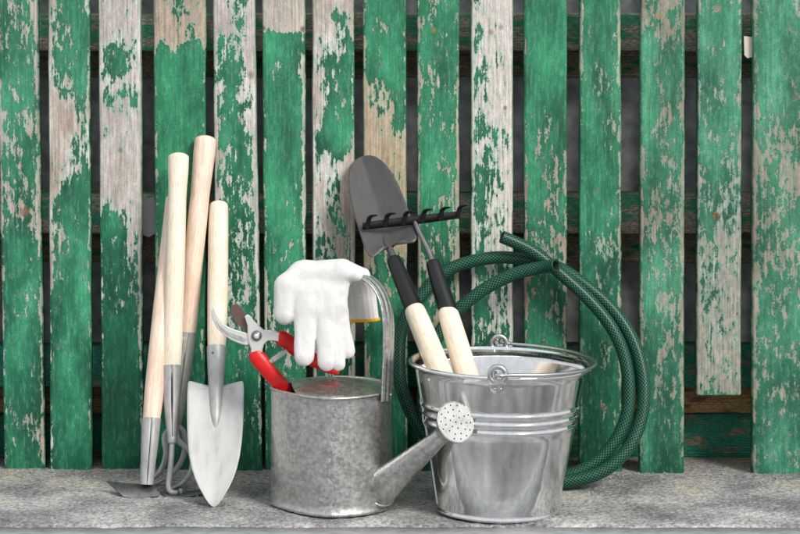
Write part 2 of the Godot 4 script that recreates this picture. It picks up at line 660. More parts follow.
# ------------------------------------------------------------------ the place
func _ready() -> void:
	rng.seed = 77
	var cam := Camera3D.new()
	cam.name = "camera"
	cam.position = Vector3(0, CH, DC)
	cam.keep_aspect = Camera3D.KEEP_WIDTH
	add_child(cam)
	var near := 0.05
	# a level lens shifted downwards: the slats stay upright
	cam.set_frustum(800.0 / F * near, Vector2(0, -(267.2 - YH) / F * near), near, 400.0)
	cam.current = true

	var we := WorldEnvironment.new()
	we.name = "world_environment"
	var env := Environment.new()
	env.background_mode = Environment.BG_SKY
	var sm := ProceduralSkyMaterial.new()
	sm.sky_top_color = Color(0.80, 0.82, 0.85)
	sm.sky_horizon_color = Color(0.74, 0.75, 0.76)
	sm.sky_curve = 0.25
	sm.ground_bottom_color = Color(0.33, 0.33, 0.33)
	sm.ground_horizon_color = Color(0.55, 0.55, 0.55)
	sm.sky_energy_multiplier = 1.1
	var sky := Sky.new()
	sky.sky_material = sm
	env.sky = sky
	env.tonemap_mode = Environment.TONE_MAPPER_LINEAR
	env.tonemap_exposure = 1.12
	env.sdfgi_enabled = true
	env.ssao_enabled = true
	env.ssil_enabled = true
	we.environment = env
	add_child(we)

	var sun := DirectionalLight3D.new()
	sun.name = "sun"
	sun.light_energy = 0.85
	sun.light_angular_distance = 18.0
	sun.light_color = Color(1.0, 0.985, 0.96)
	sun.shadow_enabled = true
	add_child(sun)
	sun.look_at_from_position(Vector3(1.7, 2.0, 2.2), Vector3.ZERO)

	slat_noises()
	M.zinc_can = zinc_material(201, 0.78, 0.22, 0.33, Color(1, 0.995, 0.985), 0.95, Vector3(5, 5, 5))
	M.zinc_bucket = zinc_material(301, 0.93, 0.07, 0.115, Color(1, 1, 1), 1.0, Vector3(3, 2, 3))
	M.zinc_bucket.heightmap_enabled = false
	M.zinc_bucket.anisotropy_enabled = true
	M.zinc_bucket.anisotropy = -0.5
	M.wire = plain(Color(0.78, 0.78, 0.78), 0.28, 1.0)
	M.tool_grey = plain(Color(0.74, 0.74, 0.735), 0.5, 0.3)
	M.tool_white = plain(Color(0.775, 0.775, 0.77), 0.6, 0.0)
	smudged(M.tool_white, 0.80, Vector3(6, 3, 6), 21)
	smudged(M.tool_grey, 0.72, Vector3(14, 6, 14), 22)
	M.steel_dark = plain(Color(0.52, 0.52, 0.52), 0.42, 0.75)
	M.wood_pink = handle_wood(401, Color(0.90, 0.785, 0.70), Color(0.95, 0.87, 0.80))
	M.wood_pale = handle_wood(411, Color(0.91, 0.84, 0.745), Color(0.955, 0.905, 0.83))
	M.black_grip = plain(Color(0.075, 0.075, 0.08), 0.38)
	smudged(M.black_grip, 0.7, Vector3(10, 4, 10), 23)
	M.black_metal = plain(Color(0.10, 0.10, 0.105), 0.42, 0.2)
	M.grey_coat = plain(Color(0.345, 0.34, 0.34), 0.45, 0.25)
	smudged(M.grey_coat, 0.78, Vector3(8, 5, 8), 24)
	smudged(M.steel_dark, 0.7, Vector3(14, 10, 14), 25)
	M.knit = knit_material()
	M.yellow = plain(Color(0.88, 0.64, 0.12), 0.9)
	M.cuff = M.knit.duplicate()
	M.red = plain(Color(0.86, 0.10, 0.085), 0.36)
	smudged(M.red, 0.84, Vector3(9, 9, 9), 26)
	M.chrome = plain(Color(0.93, 0.93, 0.92), 0.22, 0.55)
	M.brown_blade = plain(Color(0.45, 0.36, 0.33), 0.5, 0.5)
	M.hose = hose_material()
	M.hose_core = plain(Color(0.05, 0.16, 0.13), 0.6)

	build_ground()
	build_fence()
	build_can()
	build_bucket()
	build_hose()
	build_left_tools()
	build_silver_trowel()
	build_bucket_tools()
	build_pruner()
	build_glove()
	build_grit()


# ------------------------------------------------------------------ ground and ledge
func build_ground() -> void:
	var g := MeshInstance3D.new()
	g.name = "ground"
	var pm := PlaneMesh.new()
	pm.size = Vector2(300, 300)
	g.mesh = pm
	g.position = Vector3(0, -0.14, 0)
	var gm := plain(Color(0.84, 0.84, 0.83), 0.9)
	var nt := NoiseTexture2D.new()
	nt.width = 512
	nt.height = 512
	nt.seamless = true
	var fn := FastNoiseLite.new()
	fn.frequency = 0.03
	fn.fractal_octaves = 5
	nt.noise = fn
	var ramp := Gradient.new()
	ramp.set_color(0, Color(0.34, 0.34, 0.34))  # unseen ground; pale and dark patches added to streak the bucket's reflections
	ramp.set_color(1, Color(1, 1, 1))
	nt.color_ramp = ramp
	gm.albedo_texture = nt
	gm.uv1_scale = Vector3(34, 34, 34)
	g.material_override = gm
	g.set_meta("kind", "structure")
	add_child(g, true)

	# the ledge: rough cast concrete, every grain and pit lifted or sunk, the front edge broken
	var w := 2048
	var h := 640
	var a := noise_bytes(w, h, 0.006, 71, 5)
	var b := noise_bytes(w, h, 0.085, 72, 4)
	var c := noise_bytes(1200, h, 0.24, 73, 3, FastNoiseLite.TYPE_SIMPLEX_SMOOTH, w, h)
	var d := noise_bytes(w, h, 0.09, 74, 1, FastNoiseLite.TYPE_CELLULAR, 0, 0, FastNoiseLite.RETURN_DISTANCE)
	var e := noise_bytes(500, h, 0.12, 75, 4, FastNoiseLite.TYPE_SIMPLEX_SMOOTH, w, h)
	var col := PackedByteArray()
	var hr := PackedByteArray()
	col.resize(w * h * 3)
	hr.resize(w * h)
	for i in w * h:
		var aa := a[i] / 255.0
		var bb := b[i] / 255.0
		var cc := c[i] / 255.0
		var dd := d[i] / 255.0
		var ee := e[i] / 255.0
		var s := 0.585 + (aa - 0.5) * 0.36 + (bb - 0.5) * 0.22 + (cc - 0.5) * 0.31 + (ee - 0.5) * 0.14
		var pit := clampf((0.40 - bb) * 5.0, 0, 1) * clampf((cc - 0.40) * 5.0, 0, 1)
		s *= 1.0 - pit * 0.38
		var z := float(i / w) / h
		var stain := clampf((aa - 0.5) * 2.4 + (0.42 - z) * 1.8, 0, 1) * 0.9
		col[i * 3] = int(clampf(s * (1.0 - stain * 0.10), 0, 1) * 255)
		col[i * 3 + 1] = int(clampf(s * (0.99 - stain * 0.15), 0, 1) * 255)
		col[i * 3 + 2] = int(clampf(s * (0.98 - stain * 0.26), 0, 1) * 255)
		hr[i] = int(clampf(0.5 + (bb - 0.5) * 0.7 + (cc - 0.5) * 0.5 + (ee - 0.5) * 0.3 - pit * 0.4, 0, 1) * 255)
	var m := StandardMaterial3D.new()
	m.albedo_texture = tex(w, h, col)
	m.heightmap_enabled = true
	m.heightmap_texture = tex(w, h, hr, true)
	m.heightmap_scale = 0.16
	m.roughness = 0.95
	m.texture_repeat = false
	var x0 := -0.88
	var x1 := 0.88
	var z0 := -0.13
	var z1 := 0.404
	var nx := 440
	var nz := 150
	var vs := PackedVector3Array()
	var uvs := PackedVector2Array()
	var idx := PackedInt32Array()
	var hn := FastNoiseLite.new()
	hn.seed = 9
	hn.frequency = 60.0
	hn.fractal_octaves = 4
	hn.fractal_gain = 0.6
	for j in nz + 1:
		for i in nx + 1:
			var u := float(i) / nx
			var v := float(j) / nz
			var x := lerpf(x0, x1, u)
			var z := lerpf(z0, z1, v)
			var y := hn.get_noise_2d(x * 0.6, z) * 0.0018 - 0.0009
			# the arris is worn round and crumbles
			var over := z - (z1 - 0.013 + hn.get_noise_2d(x * 0.3, 5.0) * 0.007)
			if over > 0.0:
				y -= over * over * 40.0 + over * 0.25 + maxf(hn.get_noise_2d(x * 0.5, z * 2.0), 0.0) * 0.004
			vs.append(Vector3(x, y, z))
			uvs.append(Vector2(u, v))
	# the front face carries on down from the arris
	for r in 3:
		for i in nx + 1:
			var u := float(i) / nx
			var x := lerpf(x0, x1, u)
			vs.append(Vector3(x, [-0.012, -0.03, -0.06][r] + hn.get_noise_2d(x, 3.0 + r) * 0.002, z1 + 0.002 + hn.get_noise_2d(x * 0.6, 9.0 + r) * 0.002))
			uvs.append(Vector2(u, [0.97, 0.9, 0.75][r]))
	for j in nz + 3:
		for i in nx:
			var p := j * (nx + 1) + i
			idx.append_array([p, p + 1, p + nx + 2, p, p + nx + 2, p + nx + 1])
	var st := SurfaceTool.new()
	st.begin(Mesh.PRIMITIVE_TRIANGLES)
	for k in vs.size():
		st.set_uv(uvs[k])
		st.add_vertex(vs[k])
	for k in idx:
		st.add_index(k)
	st.generate_normals()
	var o := MeshInstance3D.new()
	o.name = "concrete_ledge"
	o.mesh = st.commit()
	o.material_override = m
	o.set_meta("kind", "structure")
	add_child(o, true)
	# a smoother cast strip runs along its front
	var kb := MB.new()
	var rings := []
	for k in 41:
		var x := lerpf(-0.88, 0.88, k / 40.0)
		var wave := hn.get_noise_2d(x * 0.4, 77.0) * 0.0015
		rings.append(PackedVector3Array([Vector3(x, -0.0045 + wave, 0.394), Vector3(x, -0.0045 + wave, 0.455), Vector3(x, -0.0065 + wave, 0.4605), Vector3(x, -0.012, 0.463), Vector3(x, -0.139, 0.463), Vector3(x, -0.139, 0.394)]))
	kb.loft(rings, true, true)
	var km := plain(Color(0.725, 0.735, 0.74), 0.85)
	var kt := NoiseTexture2D.new()
	kt.width = 512
	kt.height = 512
	kt.seamless = true
	var kn := FastNoiseLite.new()
	kn.seed = 5
	kn.frequency = 0.02
	kn.fractal_octaves = 5
	kt.noise = kn
	var kr := Gradient.new()
	kr.set_color(0, Color(0.68, 0.68, 0.68))
	kr.set_color(1, Color(1, 1, 1))
	kt.color_ramp = kr
	km.albedo_texture = kt
	km.uv1_triplanar = true
	km.uv1_scale = Vector3(3, 12, 12)
	var ko := MeshInstance3D.new()
	ko.name = "kerb"
	ko.mesh = kb.mesh()
	ko.material_override = km
	ko.set_meta("kind", "structure")
	add_child(ko, true)
	# the body of the ledge under the worn skin
	var mb := MB.new()
	mb.slab(PackedVector2Array([Vector2(-0.878, -0.3), Vector2(0.878, -0.3), Vector2(0.878, 0.39), Vector2(-0.878, 0.39)]), Vector3(0, -0.086, 0), Vector3.RIGHT, Vector3(0, 0, 1), 0.128)
	part("ledge_core", mb, m, o)


# crumbs of concrete and paint that have gathered along the foot of the fence
func build_grit() -> void:
	var mb := MB.new()
	for k in 230:
		var z := 0.02 + absf(rng.randfn(0.0, 0.05)) if k % 3 else rng.randf_range(0.0, 0.37)
		var c := Vector3(rng.randf_range(-0.7, 0.7), 0.0004, z)
		var r := rng.randf_range(0.0007, 0.0021)
		var ring0 := PackedVector3Array()
		var ring1 := PackedVector3Array()
		var ring2 := PackedVector3Array()
		for i in 5:
			var a := TAU * i / 5.0 + rng.randf() * 0.6
			var d := Vector3(cos(a), 0, sin(a)) * r
			ring0.append(c + d * 0.8 - Vector3(0, 0.0008, 0))
			ring1.append(c + d * rng.randf_range(0.9, 1.3) + Vector3(0, r * 0.4, 0))
			ring2.append(c + d * 0.5 + Vector3(0, r * rng.randf_range(0.7, 1.1), 0))
		mb.loft([ring0, ring1, ring2], true, true, k * 4)
	var o := MeshInstance3D.new()
	o.name = "grit"
	o.mesh = mb.mesh()
	o.material_override = plain(Color(0.62, 0.60, 0.56), 0.95)
	o.set_meta("kind", "stuff")
	o.set_meta("label", "crumbs and grit along the foot of the fence")
	o.set_meta("category", "grit")
	add_child(o, true)


# ------------------------------------------------------------------ fence
func fence_z(px: float) -> float:
	return lerpf(0.0, 0.034, clampf((px - 40.0) / 760.0, -0.4, 1.4))


# a plank between two edges (top and bottom pixel columns), with rounded arrises and a slightly wavering outline
func slat_mesh(l0: float, r0: float, l1: float, r1: float, bottom: float, z: float, thick: float, seed_: float) -> MB:
	var top := -130.0
	var rows := 26
	var n := FastNoiseLite.new()
	n.seed = int(seed_ * 10)
	n.frequency = 1.0
	var rings := []
	var vs := PackedFloat32Array()
	var rad := 0.0045
	var us := PackedFloat32Array()
	for k in rows:
		var py := lerpf(top, bottom, float(k) / (rows - 1))
		if k == rows - 1:
			py = bottom
		var t := py / 470.0
		var a := P(lerpf(l0, l1, t), py, z)
		var b := P(lerpf(r0, r1, t), py, z)
		var xl := a.x + n.get_noise_2d(py * 0.02, 0.0) * 0.0014
		var xr := b.x + n.get_noise_2d(py * 0.02, 9.0) * 0.0014
		var zf := z + n.get_noise_2d(py * 0.004, 20.0) * 0.002
		var ring := PackedVector3Array()
		# front left corner round to the front right, then the back
		for q in 5:
			var an := PI - q * PI / 8.0
			ring.append(Vector3(xl + rad + cos(an) * rad, a.y, zf - rad + sin(an) * rad))
		for q in 3:
			ring.append(Vector3(lerpf(xl + rad, xr - rad, (q + 1) / 4.0), a.y, zf + n.get_noise_2d(py * 0.01, 40.0 + q * 7) * 0.0006))
		for q in 5:
			var an := PI / 2 - q * PI / 8.0
			ring.append(Vector3(xr - rad + cos(an) * rad, a.y, zf - rad + sin(an) * rad))
		ring.append(Vector3(xr, a.y, zf - thick))
		ring.append(Vector3(xl, a.y, zf - thick))
		if k == 0:
			for p in ring:
				us.append(0.0)
			var w := xr - xl
			for i in ring.size():
				us[i] = 0.03 + 0.94 * clampf((ring[i].x - xl) / w, 0, 1)
			us[13] = 0.99
			us[14] = 0.01
			us.append(0.03)
			us[0] = 0.03
		rings.append(ring)
		vs.append((py + 14.0) / (bottom + 14.0))
	# the sawn end is eased
	var last: PackedVector3Array = rings[-1].duplicate()
	var c := Vector3.ZERO
	for p in last:
		c += p
	c /= last.size()
	for i in last.size():
		last[i] = c + (last[i] - c) * Vector3(0.965, 1, 0.86) + Vector3(0, -0.0022, 0)
	rings.append(last)
	vs.append(1.0)
	var mb := MB.new()
	mb.loft(rings, true, true, 0, us, vs)
	return mb


func board(mb: MB, x0: float, x1: float, y0: float, y1: float, z0: float, z1: float, seed_: int) -> void:
	var n := FastNoiseLite.new()
	n.seed = seed_
	n.frequency = 6.0
	var rings := []
	var us := PackedFloat32Array()
	var vs := PackedFloat32Array()
	var b := 0.003
	for k in 25:
		var x := lerpf(x0, x1, k / 24.0)
		var d := n.get_noise_2d(x, 0) * 0.003
		var d2 := n.get_noise_2d(x, 4) * 0.003
		rings.append(PackedVector3Array([
			Vector3(x, y0 + d, z1 - b), Vector3(x, y0 + b + d, z1), Vector3(x, (y0 + y1) / 2, z1 + n.get_noise_2d(x, 8) * 0.0015), Vector3(x, y1 - b + d2, z1), Vector3(x, y1 + d2, z1 - b), Vector3(x, y1 + d2, z0), Vector3(x, y0 + d, z0)]))
		vs.append(k / 24.0)
	us = PackedFloat32Array([0.0, 0.06, 0.5, 0.94, 1.0, 1.3, 1.7, 2.0])
	mb.loft(rings, true, true, 0, us, vs)
	# the texture's long side runs along the board
	for i in mb.uv.size():
		mb.uv[i] = Vector2(mb.uv[i].y, mb.uv[i].x)


func build_fence() -> void:
	var white := Color(0.81, 0.785, 0.76)
	var grey := Color(0.70, 0.665, 0.64)
	var tan := Color(0.655, 0.585, 0.535)
	var beige := Color(0.71, 0.66, 0.585)
	var pink := Color(0.61, 0.50, 0.45)
	var knot := Color(0.42, 0.32, 0.27)
	var rust := Color(0.45, 0.22, 0.14)
	# [left top, right top, left bottom, right bottom, bottom row, grit, dust, [wood tones], knots, [rows], joint]
	var slats := [
		[-3, 37, 4, 45, 469, 0.5, 0.12, [tan, grey], [[0.62, 212, 5, Color(0.62, 0.36, 0.28)]], [[0, .5, .42, .62], [60, .34, .42, .5], [120, .36, .46, .5], [175, .52, .44, .42], [200, .5, .56, .5], [216, .42, .55, .5], [240, .45, .3, .42], [270, .3, .2, .3], [330, .34, .25, .48], [360, .2, .15, .35], [395, .15, .2, .25], [410, .3, .5, .35], [445, .3, .42, .5], [469, .15, .12, .2]], -1],
		[48, 89, 50, 92, 469, 0.25, 0.1, [white, tan], [], [[0, .5, .34, .3], [30, .5, .36, .22], [60, .55, .42, .25], [85, .6, .55, .25], [105, .8, .85, .38], [150, .85, .85, .3], [172, .75, .62, .22], [190, .68, .36, .22], [240, .66, .34, .24], [275, .62, .26, .22], [300, .3, .2, .2], [335, .12, .42, .12], [350, .12, .40, .1], [370, .1, .1, .1], [420, .2, .25, .2], [469, .12, .12, .12]], -1],
		[98, 141, 102, 143, 469, 0.2, 0.06, [white, grey], [[0.5, 150, 3, Color(0.3, 0.5, 0.4)]], [[0, .75, .85, .85], [25, .85, .8, .85], [40, .85, .5, .8], [60, .62, .36, .72], [80, .42, .8, .76], [95, .5, .42, .55], [105, .52, .45, .6], [118, .75, .85, .8], [160, .75, .95, .9], [195, .72, .95, .9], [208, .45, .7, .9], [222, .2, .42, .9], [255, .14, .3, .85], [275, .16, .42, .6], [300, .2, .36, .46], [340, .14, .14, .42], [380, .1, .1, .25], [430, .12, .16, .15], [469, .1, .1, .1]], -1],
		[153, 206, 157, 204, 470, 0.15, 0.03, [tan, beige], [], [[0, .72, .6, .6], [18, .9, .82, .74], [38, .6, .68, .62], [50, .42, .32, .42], [60, .2, .1, .16], [100, .22, .05, .1], [200, .3, .06, .12], [300, .2, .08, .2], [470, .12, .1, .12]], -1],
		[213, 255, 216, 262, 472, 0.75, 0.05, [white, grey], [[0.85, 75, 4, Color(0.5, 0.45, 0.42)], [0.6, 120, 3, Color(0.5, 0.45, 0.4)]], [[0, .88, .6, .9], [30, .88, .62, .95], [40, .55, .56, .95], [80, .5, .38, .95], [120, .5, .34, .85], [150, .56, .42, .66], [190, .58, .46, .56], [240, .5, .46, .58], [290, .36, .56, .56], [330, .3, .5, .46], [380, .2, .35, .3], [472, .15, .2, .2]], -1],
		[262, 305, 265, 307, 470, 0.3, 0.05, [Color(0.78, 0.74, 0.68), grey], [[0.05, 28, 2.5, knot], [0.92, 29, 3, knot]], [[0, .95, .92, .95], [27, .95, .95, .9], [35, .10, .1, .18], [50, .14, .22, .3], [62, .15, .52, .46], [90, .14, .36, .3], [120, .12, .24, .38], [160, .2, .24, .44], [220, .25, .3, .42], [280, .3, .42, .4], [300, .4, .6, .5], [340, .34, .46, .42], [470, .2, .3, .2]], -1],
		[312, 354, 313, 356, 470, 0.2, 0.05, [white, tan], [], [[0, .95, .9, .85], [18, .9, .55, .62], [28, .95, .86, .6], [48, .62, .7, .36], [62, .72, .3, .2], [78, .85, .42, .16], [92, .85, .66, .2], [108, .75, .4, .36], [130, .6, .2, .3], [145, .52, .18, .46], [160, .62, .75, .75], [200, .7, .75, .8], [235, .6, .5, .7], [300, .5, .5, .5], [470, .3, .3, .3]], -1],
		[363, 406, 364, 408, 470, 0.2, 0.05, [beige, Color(0.70, 0.62, 0.51)], [], [[0, .34, .14, .1], [20, .3, .42, .1], [48, .3, .46, .12], [70, .3, .2, .16], [84, .85, .32, .1], [110, .88, .62, .26], [132, .92, .88, .52], [160, .92, .9, .72], [245, .85, .8, .7], [275, .5, .45, .4], [340, .3, .3, .3], [470, .2, .2, .2]], -1],
		[417, 459, 418, 460, 470, 0.35, 0.05, [beige, tan], [[0.4, 30, 3, Color(0.72, 0.45, 0.3)]], [[0, .28, .5, .16], [30, .28, .5, .2], [55, .28, .44, .12], [80, .32, .46, .34], [110, .28, .4, .38], [145, .3, .3, .58], [185, .32, .36, .58], [220, .32, .4, .48], [260, .4, .44, .48], [330, .42, .46, .44], [470, .3, .3, .3]], -1],
		[471, 513, 471, 513, 470, 0.3, 0.05, [Color(0.80, 0.77, 0.73), white], [[0.7, 27, 3, Color(0.55, 0.5, 0.45)], [0.48, 32, 3, Color(0.6, 0.5, 0.44)], [0.8, 108, 2.5, Color(0.4, 0.35, 0.3)]], [[0, .42, .85, .97], [30, .46, .85, .97], [60, .5, .74, .97], [100, .52, .74, .97], [130, .5, .62, .92], [165, .46, .54, .85], [200, .48, .6, .78], [245, .5, .62, .7], [300, .4, .62, .6], [340, .4, .5, .5], [470, .3, .3, .3]], -1],
		[524, 567, 524, 567, 470, 0.35, 0.07, [tan, pink], [], [[0, .14, .05, .08], [60, .2, .06, .08], [80, .3, .06, .06], [105, .1, .2, .1], [116, .1, .5, .1], [130, .1, .66, .15], [168, .12, .62, .2], [182, .24, .5, .4], [230, .36, .6, .42], [280, .4, .62, .42], [340, .3, .45, .4], [470, .25, .3, .3]], -1],
		[580, 621, 579, 622, 472, 0.4, 0.1, [tan, beige], [[0.55, 408, 3, pink]], [[0, .4, .1, .42], [45, .46, .3, .32], [72, .42, .5, .3], [100, .22, .5, .25], [118, .2, .34, .6], [135, .16, .28, .5], [165, .12, .2, .36], [220, .14, .36, .5], [245, .24, .58, .42], [270, .3, .5, .42], [340, .3, .46, .36], [420, .3, .42, .34], [472, .2, .25, .2]], -1],
		[641, 685, 639, 684, 475, 0.6, 0.2, [pink, tan], [[0.66, 32, 4, pink], [0.4, 16, 3, Color(0.75, 0.5, 0.32)]], [[0, .5, .76, .6], [20, .36, .7, .5], [34, .24, .72, .4], [52, .16, .52, .2], [80, .24, .34, .3], [108, .2, .55, .45], [150, .24, .52, .36], [185, .4, .5, .5], [215, .52, .68, .5], [260, .36, .52, .5], [300, .38, .6, .52], [360, .36, .56, .5], [410, .3, .48, .4], [445, .2, .34, .3], [475, .14, .2, .16]], -1],
		[698, 742, 696, 741, 394, 0.5, 0.22, [grey, tan], [[0.42, 216, 4, rust], [0.45, 8, 4, pink]], [[0, .42, .38, .3], [30, .2, .2, .2], [48, .22, .5, .22], [80, .26, .46, .3], [120, .36, .42, .32], [150, .3, .5, .56], [180, .5, .5, .42], [212, .36, .62, .52], [245, .4, .76, .66], [285, .5, .8, .76], [340, .8, .82, .76], [394, .62, .66, .62]], -1],
		[753, 806, 752, 807, 474, 0.6, 0.24, [pink, tan], [], [[0, .4, .22, .5], [30, .26, .25, .6], [52, .14, .12, .3], [70, .3, .2, .4], [90, .42, .36, .56], [120, .46, .56, .62], [170, .6, .62, .6], [215, .6, .6, .55], [260, .5, .54, .5], [330, .5, .5, .46], [420, .42, .42, .4], [474, .3, .3, .3]], -1],
	]
	var fence := thing("slat_fence", "weathered fence of upright green slats with peeling paint, gaps between", "fence", Vector3(0, 0, 0))
	var mats := []
	for i in slats.size():
		var s: Array = slats[i]
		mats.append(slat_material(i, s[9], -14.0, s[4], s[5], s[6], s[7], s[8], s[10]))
	for i in slats.size():
		var s: Array = slats[i]
		var z: float = fence_z((s[0] + s[1]) / 2.0) + [0.0, 0.002, -0.001, 0.001, 0.003, -0.002, 0.001, 0.0, 0.002, -0.001, 0.002, 0.0, 0.004, -0.003, 0.003][i]
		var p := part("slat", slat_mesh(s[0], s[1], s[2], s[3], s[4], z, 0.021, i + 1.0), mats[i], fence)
		if i == 13:
			p.set_meta("label", "short slat sawn off well above the ledge")
	# the fence carries on to both sides of the view
	for k in 6:
		var left: float = [-58, -110, -162, 818, 872, 926][k]
		var src: int = [8, 1, 11, 5, 10, 2][k]
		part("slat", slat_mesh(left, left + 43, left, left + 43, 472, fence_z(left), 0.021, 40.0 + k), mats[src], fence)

	# rails and boards behind the slats
	var green := Color(0.20, 0.52, 0.38)
	var m1 := rough_board(501, Color(0.68, 0.62, 0.54), Color(0.86, 0.82, 0.74), Color(0.36, 0.70, 0.55), 0.42)
	var m2 := rough_board(511, Color(0.56, 0.48, 0.40), Color(0.74, 0.66, 0.56), green, 0.15)
	var m3 := rough_board(521, Color(0.66, 0.50, 0.32), Color(0.80, 0.66, 0.45), Color(0.46, 0.38, 0.30), 0.25)
	var m4 := rough_board(531, Color(0.5, 0.45, 0.4), Color(0.65, 0.58, 0.5), Color(0.20, 0.55, 0.44), 0.78)
	var yy := func(py: float, z: float) -> float: return P(0, py, z).y
	var rails := [[14, 51, -0.068, -0.026, m1], [194, 234, -0.068, -0.026, m1], [346, 388, -0.068, -0.026, m4]]
	for k in 3:
		var r: Array = rails[k]
		var mb := MB.new()
		board(mb, -0.86, 0.86, yy.call(r[1], r[3]), yy.call(r[0], r[3]), r[2], r[3], 60 + k)
		part("rail", mb, r[4], fence)
	var backs := [[46, 78, -0.1, -0.072, m2], [230, 263, -0.1, -0.072, m2], [386, 414, -0.1, -0.074, m3], [414, 459, -0.118, -0.09, m4]]
	for k in 4:
		var r: Array = backs[k]
		var mb := MB.new()
		board(mb, -0.86, 0.86, yy.call(r[1], r[3]), yy.call(r[0], r[3]) + 0.001, r[2], r[3], 70 + k)
		part("backing_board", mb, r[4], fence)
	# a splinter of pale wood between the last two slats, a grey block between the third and fourth
	var pb := MB.new()
	var pz := 0.02
	pb.slab(PackedVector2Array([Vector2(743.5, 36), Vector2(752, 37), Vector2(751.5, 57), Vector2(747, 58), Vector2(744, 55)]), P(0, 0, pz), Vector3(S(pz), 0, 0), Vector3(0, -S(pz), 0), 0.012, 0.0)
	part("wood_wedge", pb, plain(Color(0.80, 0.76, 0.70), 0.9), fence)
	var gb := MB.new()
	gb.slab(PackedVector2Array([Vector2(142, 200), Vector2(155, 196), Vector2(156, 233), Vector2(149, 237), Vector2(142, 234)]), P(0, 0, -0.02), Vector3(S(-0.02), 0, 0), Vector3(0, -S(-0.02), 0), 0.012, 0.0)
	part("wood_block", gb, plain(Color(0.55, 0.54, 0.53), 0.9), fence)

	# wall behind everything
	var wall := MB.new()
	wall.slab(PackedVector2Array([Vector2(-0.88, -0.12), Vector2(0.88, -0.12), Vector2(0.88, 1.3), Vector2(-0.88, 1.3)]), Vector3(0, 0, -0.17), Vector3.RIGHT, Vector3.UP, 0.06)
	var wt := thing("grey_wall", "dull grey rendered wall seen through the gaps between the slats", "wall", Vector3(0, 0, -0.17))
	var wm := plain(Color(0.80, 0.80, 0.80), 0.95)
	var wt2 := NoiseTexture2D.new()
	wt2.width = 512
	wt2.height = 512
	wt2.seamless = true
	var wn := FastNoiseLite.new()
	wn.seed = 61
	wn.frequency = 0.02
	wn.fractal_octaves = 5
	wt2.noise = wn
	var wr := Gradient.new()
	wr.set_color(0, Color(0.66, 0.66, 0.67))
	wr.set_color(1, Color(1, 1, 1))
	wt2.color_ramp = wr
	wm.albedo_texture = wt2
	wm.uv1_triplanar = true
	wm.uv1_scale = Vector3(2.5, 2.5, 2.5)
	part("wall", wall, wm, wt)


# ------------------------------------------------------------------ watering can
const CAN := Vector3(-0.1058, 0.0, 0.265)
const CAN_R := 0.0945
const CAN_H := 0.1835


# plan of the can: round on the right, drawn out to a soft edge on the left
func can_half(x: float, r: float) -> float:
	var c := clampf(absf(x) / r, 0.0, 1.0)
	return r * sqrt(1.0 - c * c) if x > 0.0 else r * pow(1.0 - pow(c, 1.6), 0.82)


